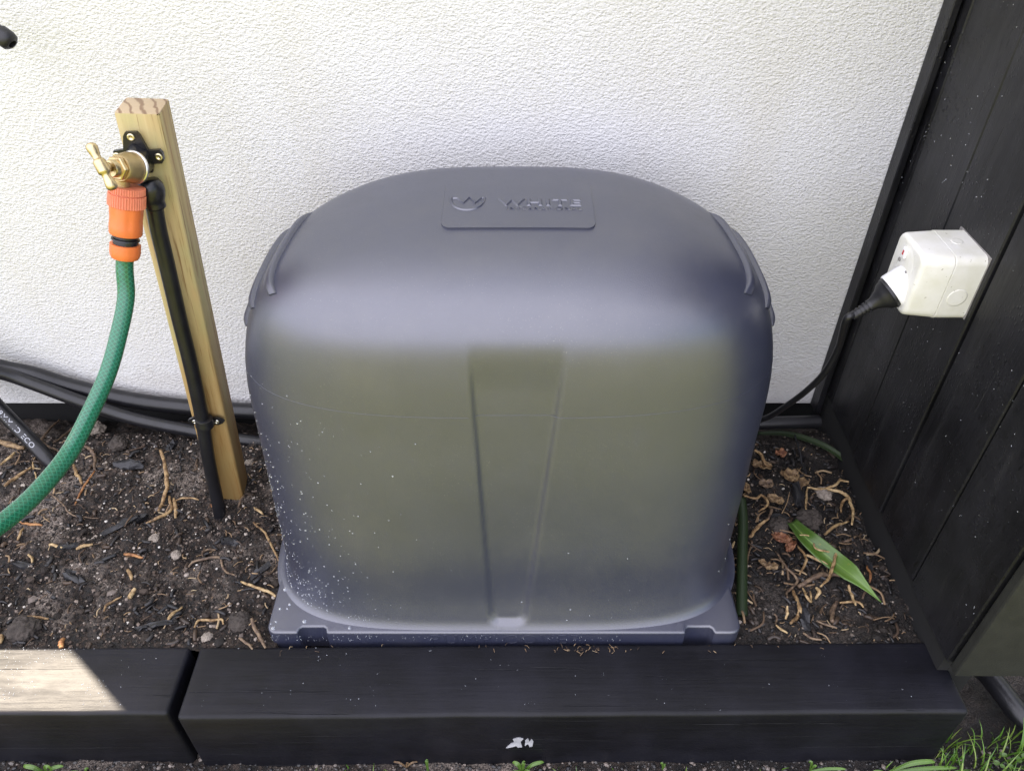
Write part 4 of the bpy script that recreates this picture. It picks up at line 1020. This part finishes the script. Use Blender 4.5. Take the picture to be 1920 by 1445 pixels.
litter('root_litter', 620, rl, soil_h, M['fibre'], 'tiny root fibres and straw bits strewn over the soil', 11)
def rr_(rg):
    x, y = rg.uniform(.335, .575), rg.uniform(.615, .96)
    return (x, y) if rg.random() < .5 + (y - .6) else (None, None)
litter('root_litter', 90, rr_, lambda x, y: soil_h(x, y) + .003, M['fibre'], 'tangle of tan rootlets covering the right bed between cover and fence', 14, .016, .055, .0008, .0021)
def lb_(rg):
    x, y = rg.uniform(-1.0, -.36), rg.uniform(.62, 1.0)
    return (x, y) if rg.random() < .25 + max(0, -.62 - x) * 2 + (y - .7) else (None, None)
litter('root_litter', 110, lb_, lambda x, y: soil_h(x, y) + .002, M['fibre'], 'medium length rootlets strewn over the left bed towards the wall', 15, .010, .030, .0006, .0017)
litter('bark_litter', 620, rl, soil_h, M['chips'], 'small dark bark fragments strewn over the soil', 12, .005, .022, .0012, .0036)
litter('straw_litter', 60, lambda rg: (rg.uniform(.06, .17) if rg.random() < .6 else rg.uniform(-.4, .45), rg.uniform(.586, .5975)), lambda x, y: -.0002, M['fibre'], 'wisps of straw along the back edge of the long sleeper', 13, .002, .008, .0002, .0005)
# white scuff marks on the front of the long sleeper
def scuff(pts, label):
    bm = bmesh.new(); P2 = [P(x, y, Y=.4950) for x, y in pts]; c = sum(P2, Vector()) / len(P2)
    f = bm.faces.new([bm.verts.new(Vector((q.x, .4935 + (q.x) * .0078, q.z))) for q in P2]); r_ = bmesh.ops.extrude_face_region(bm, geom=[f]); bmesh.ops.translate(bm, vec=(0, .003, 0), verts=[q for q in r_['geom'] if isinstance(q, bmesh.types.BMVert)])
    tag(from_bm('paint_scuff', bm, M['scuff'], loc=c), label, 'scuff mark')
scuff([(949, 1400), (958, 1392), (965, 1390), (962, 1384), (972, 1381), (981, 1383), (976, 1388), (979, 1398), (971, 1399), (968, 1396), (960, 1398)], 'larger white scuff on the dark front face of the long sleeper')
scuff([(984, 1396), (985, 1386), (990, 1383), (993, 1388), (997, 1384), (1000, 1388), (998, 1397), (993, 1398), (990, 1392)], 'smaller white scuff just right of the larger one')

# ------------------------------------------------------------------ grass and weeds
def gblades(N, region, hf, L0, L1, seed, bend=1.0, w_=.0022, name='grass', label='', zmax=None):
    rg = random.Random(seed); vs, fs = [], []
    for _ in range(N):
        x, y = region(rg); z = hf(x, y) - .001; L_ = rg.uniform(L0, L1); a = rg.uniform(0, 6.28); b = rg.uniform(.25, 1.0) * bend; ww = w_ * rg.uniform(.6, 1.2)
        d = Vector((math.cos(a), math.sin(a), 0)); s_ = Vector((-d.y, d.x, 0)); o = len(vs); n = 7
        for i in range(n):
            k = i / (n - 1); p = Vector((x, y, z)) + d * (L_ * (1 - math.cos(b * k * 1.3)) / 1.3) + Vector((0, 0, L_ * math.sin(b * k * 1.3) / (b * 1.3)))
            q = ww * (1 - k ** 1.5) * .5 + .0001; vs += [p - s_ * q, p + Vector((0, 0, -.0)) + d * (q * .3), p + s_ * q]
        for i in range(n - 1):
            for j in range(2): fs.append((o + i * 3 + j, o + i * 3 + j + 1, o + i * 3 + j + 4, o + i * 3 + j + 3))
    tag(mobj(name, vs, fs, M['grass']), label, 'grass', kind='stuff')
gblades(260, lambda rg: (rg.uniform(.60, .76), rg.uniform(.40, .535)), dirt_h, .02, .062, 21, 1.3, .0028, 'grass', 'loose tuft of green grass beyond the right end of the sleeper')
gblades(9000, lambda rg: (rg.uniform(-1.6, 1.3), rg.uniform(-.5, .41)), lambda x, y: -.15, .015, .045, 22, 1.2, .003, 'grass', 'short lawn grass in front of the sleepers')
gblades(46, lambda rg: (rg.uniform(-.6, .62), rg.uniform(.455, .488)), dirt_h, .006, .022, 23, 1.3, .002, 'grass', 'sparse grass sprigs along the foot of the sleepers')
def weed(px, py, blades_, label, mat='leaf'):
    b = P(px, py, Z=-.134); e = empty('weed', b, label, 'weed')
    for (dx, dy, h, w_) in blades_:
        blade('leaf', [b, b + Vector((dx * .4, dy * .4, h * .9)), b + Vector((dx * .8, dy * .8, h)), b + Vector((dx, dy, h * .8))], w_, mat, None, None, None, .15, parent=e, up=Vector((.1, -.6, .8)))
weed(90, 1452, [(-.030, .004, .020, .006), (.024, .006, .016, .005), (-.010, -.010, .022, .004), (.012, .0, .026, .005)], 'bright weed tuft with arching leaves at the bottom left corner')
weed(165, 1455, [(-.022, .0, .014, .004), (.018, .0, .012, .004), (.004, .004, .018, .0035), (.028, -.004, .010, .003)], 'low spreading weed second from the bottom left corner')
weed(803, 1450, [(.0, .004, .034, .004)], 'single upright grass shoot in front of the sleeper')
weed(762, 1438, [(-.018, .004, .010, .0025), (.016, .004, .010, .0025), (.004, .0, .014, .002)], 'thin pale sprig left of the single upright shoot', 'dry')
weed(980, 1448, [(-.014, .006, .020, .006), (.030, .008, .018, .005), (-.018, -.006, .010, .005), (.012, -.006, .012, .005), (.002, .006, .022, .005)], 'star shaped weed below the white scuff marks')
weed(1518, 1445, [(-.004, .004, .022, .004), (.050, .0, .008, .004), (.006, .0, .016, .004)], 'weed with one long level leaf right of centre at the bottom')
weed(1660, 1450, [(.065, .006, .028, .0065), (.10, .004, .012, .0055), (-.02, .0, .008, .004)], 'long-leaved grass plant at the bottom near the right corner')
weed(1242, 1443, [(-.004, .002, .018, .003), (.004, .004, .010, .003)], 'tiny pale sprout in front of the sleeper')
# clover, bottom right corner
cb = P(1898, 1438, Z=-.125); e = empty('clover', cb, 'small round leaved clover patch in the bottom right corner', 'clover')
rg = random.Random(5)
for _ in range(13):
    c = cb + Vector((rg.uniform(-.022, .026), rg.uniform(-.02, .016), rg.uniform(.0, .012))); vs, fs = [c], []
    n_ = Vector((rg.uniform(-.4, .4), rg.uniform(-.7, 0), 1)).normalized(); _, s_, t_ = frame(n_); r_ = rg.uniform(.0035, .0055)
    for k in range(10): a = 2 * math.pi * k / 10; vs.append(c + s_ * (r_ * math.cos(a)) + t_ * (r_ * math.sin(a) * .85) + n_ * (.0012))
    fs = [(0, 1 + k, 1 + (k + 1) % 10) for k in range(10)]; mobj('leaf', vs, fs, M['leaf'], e)
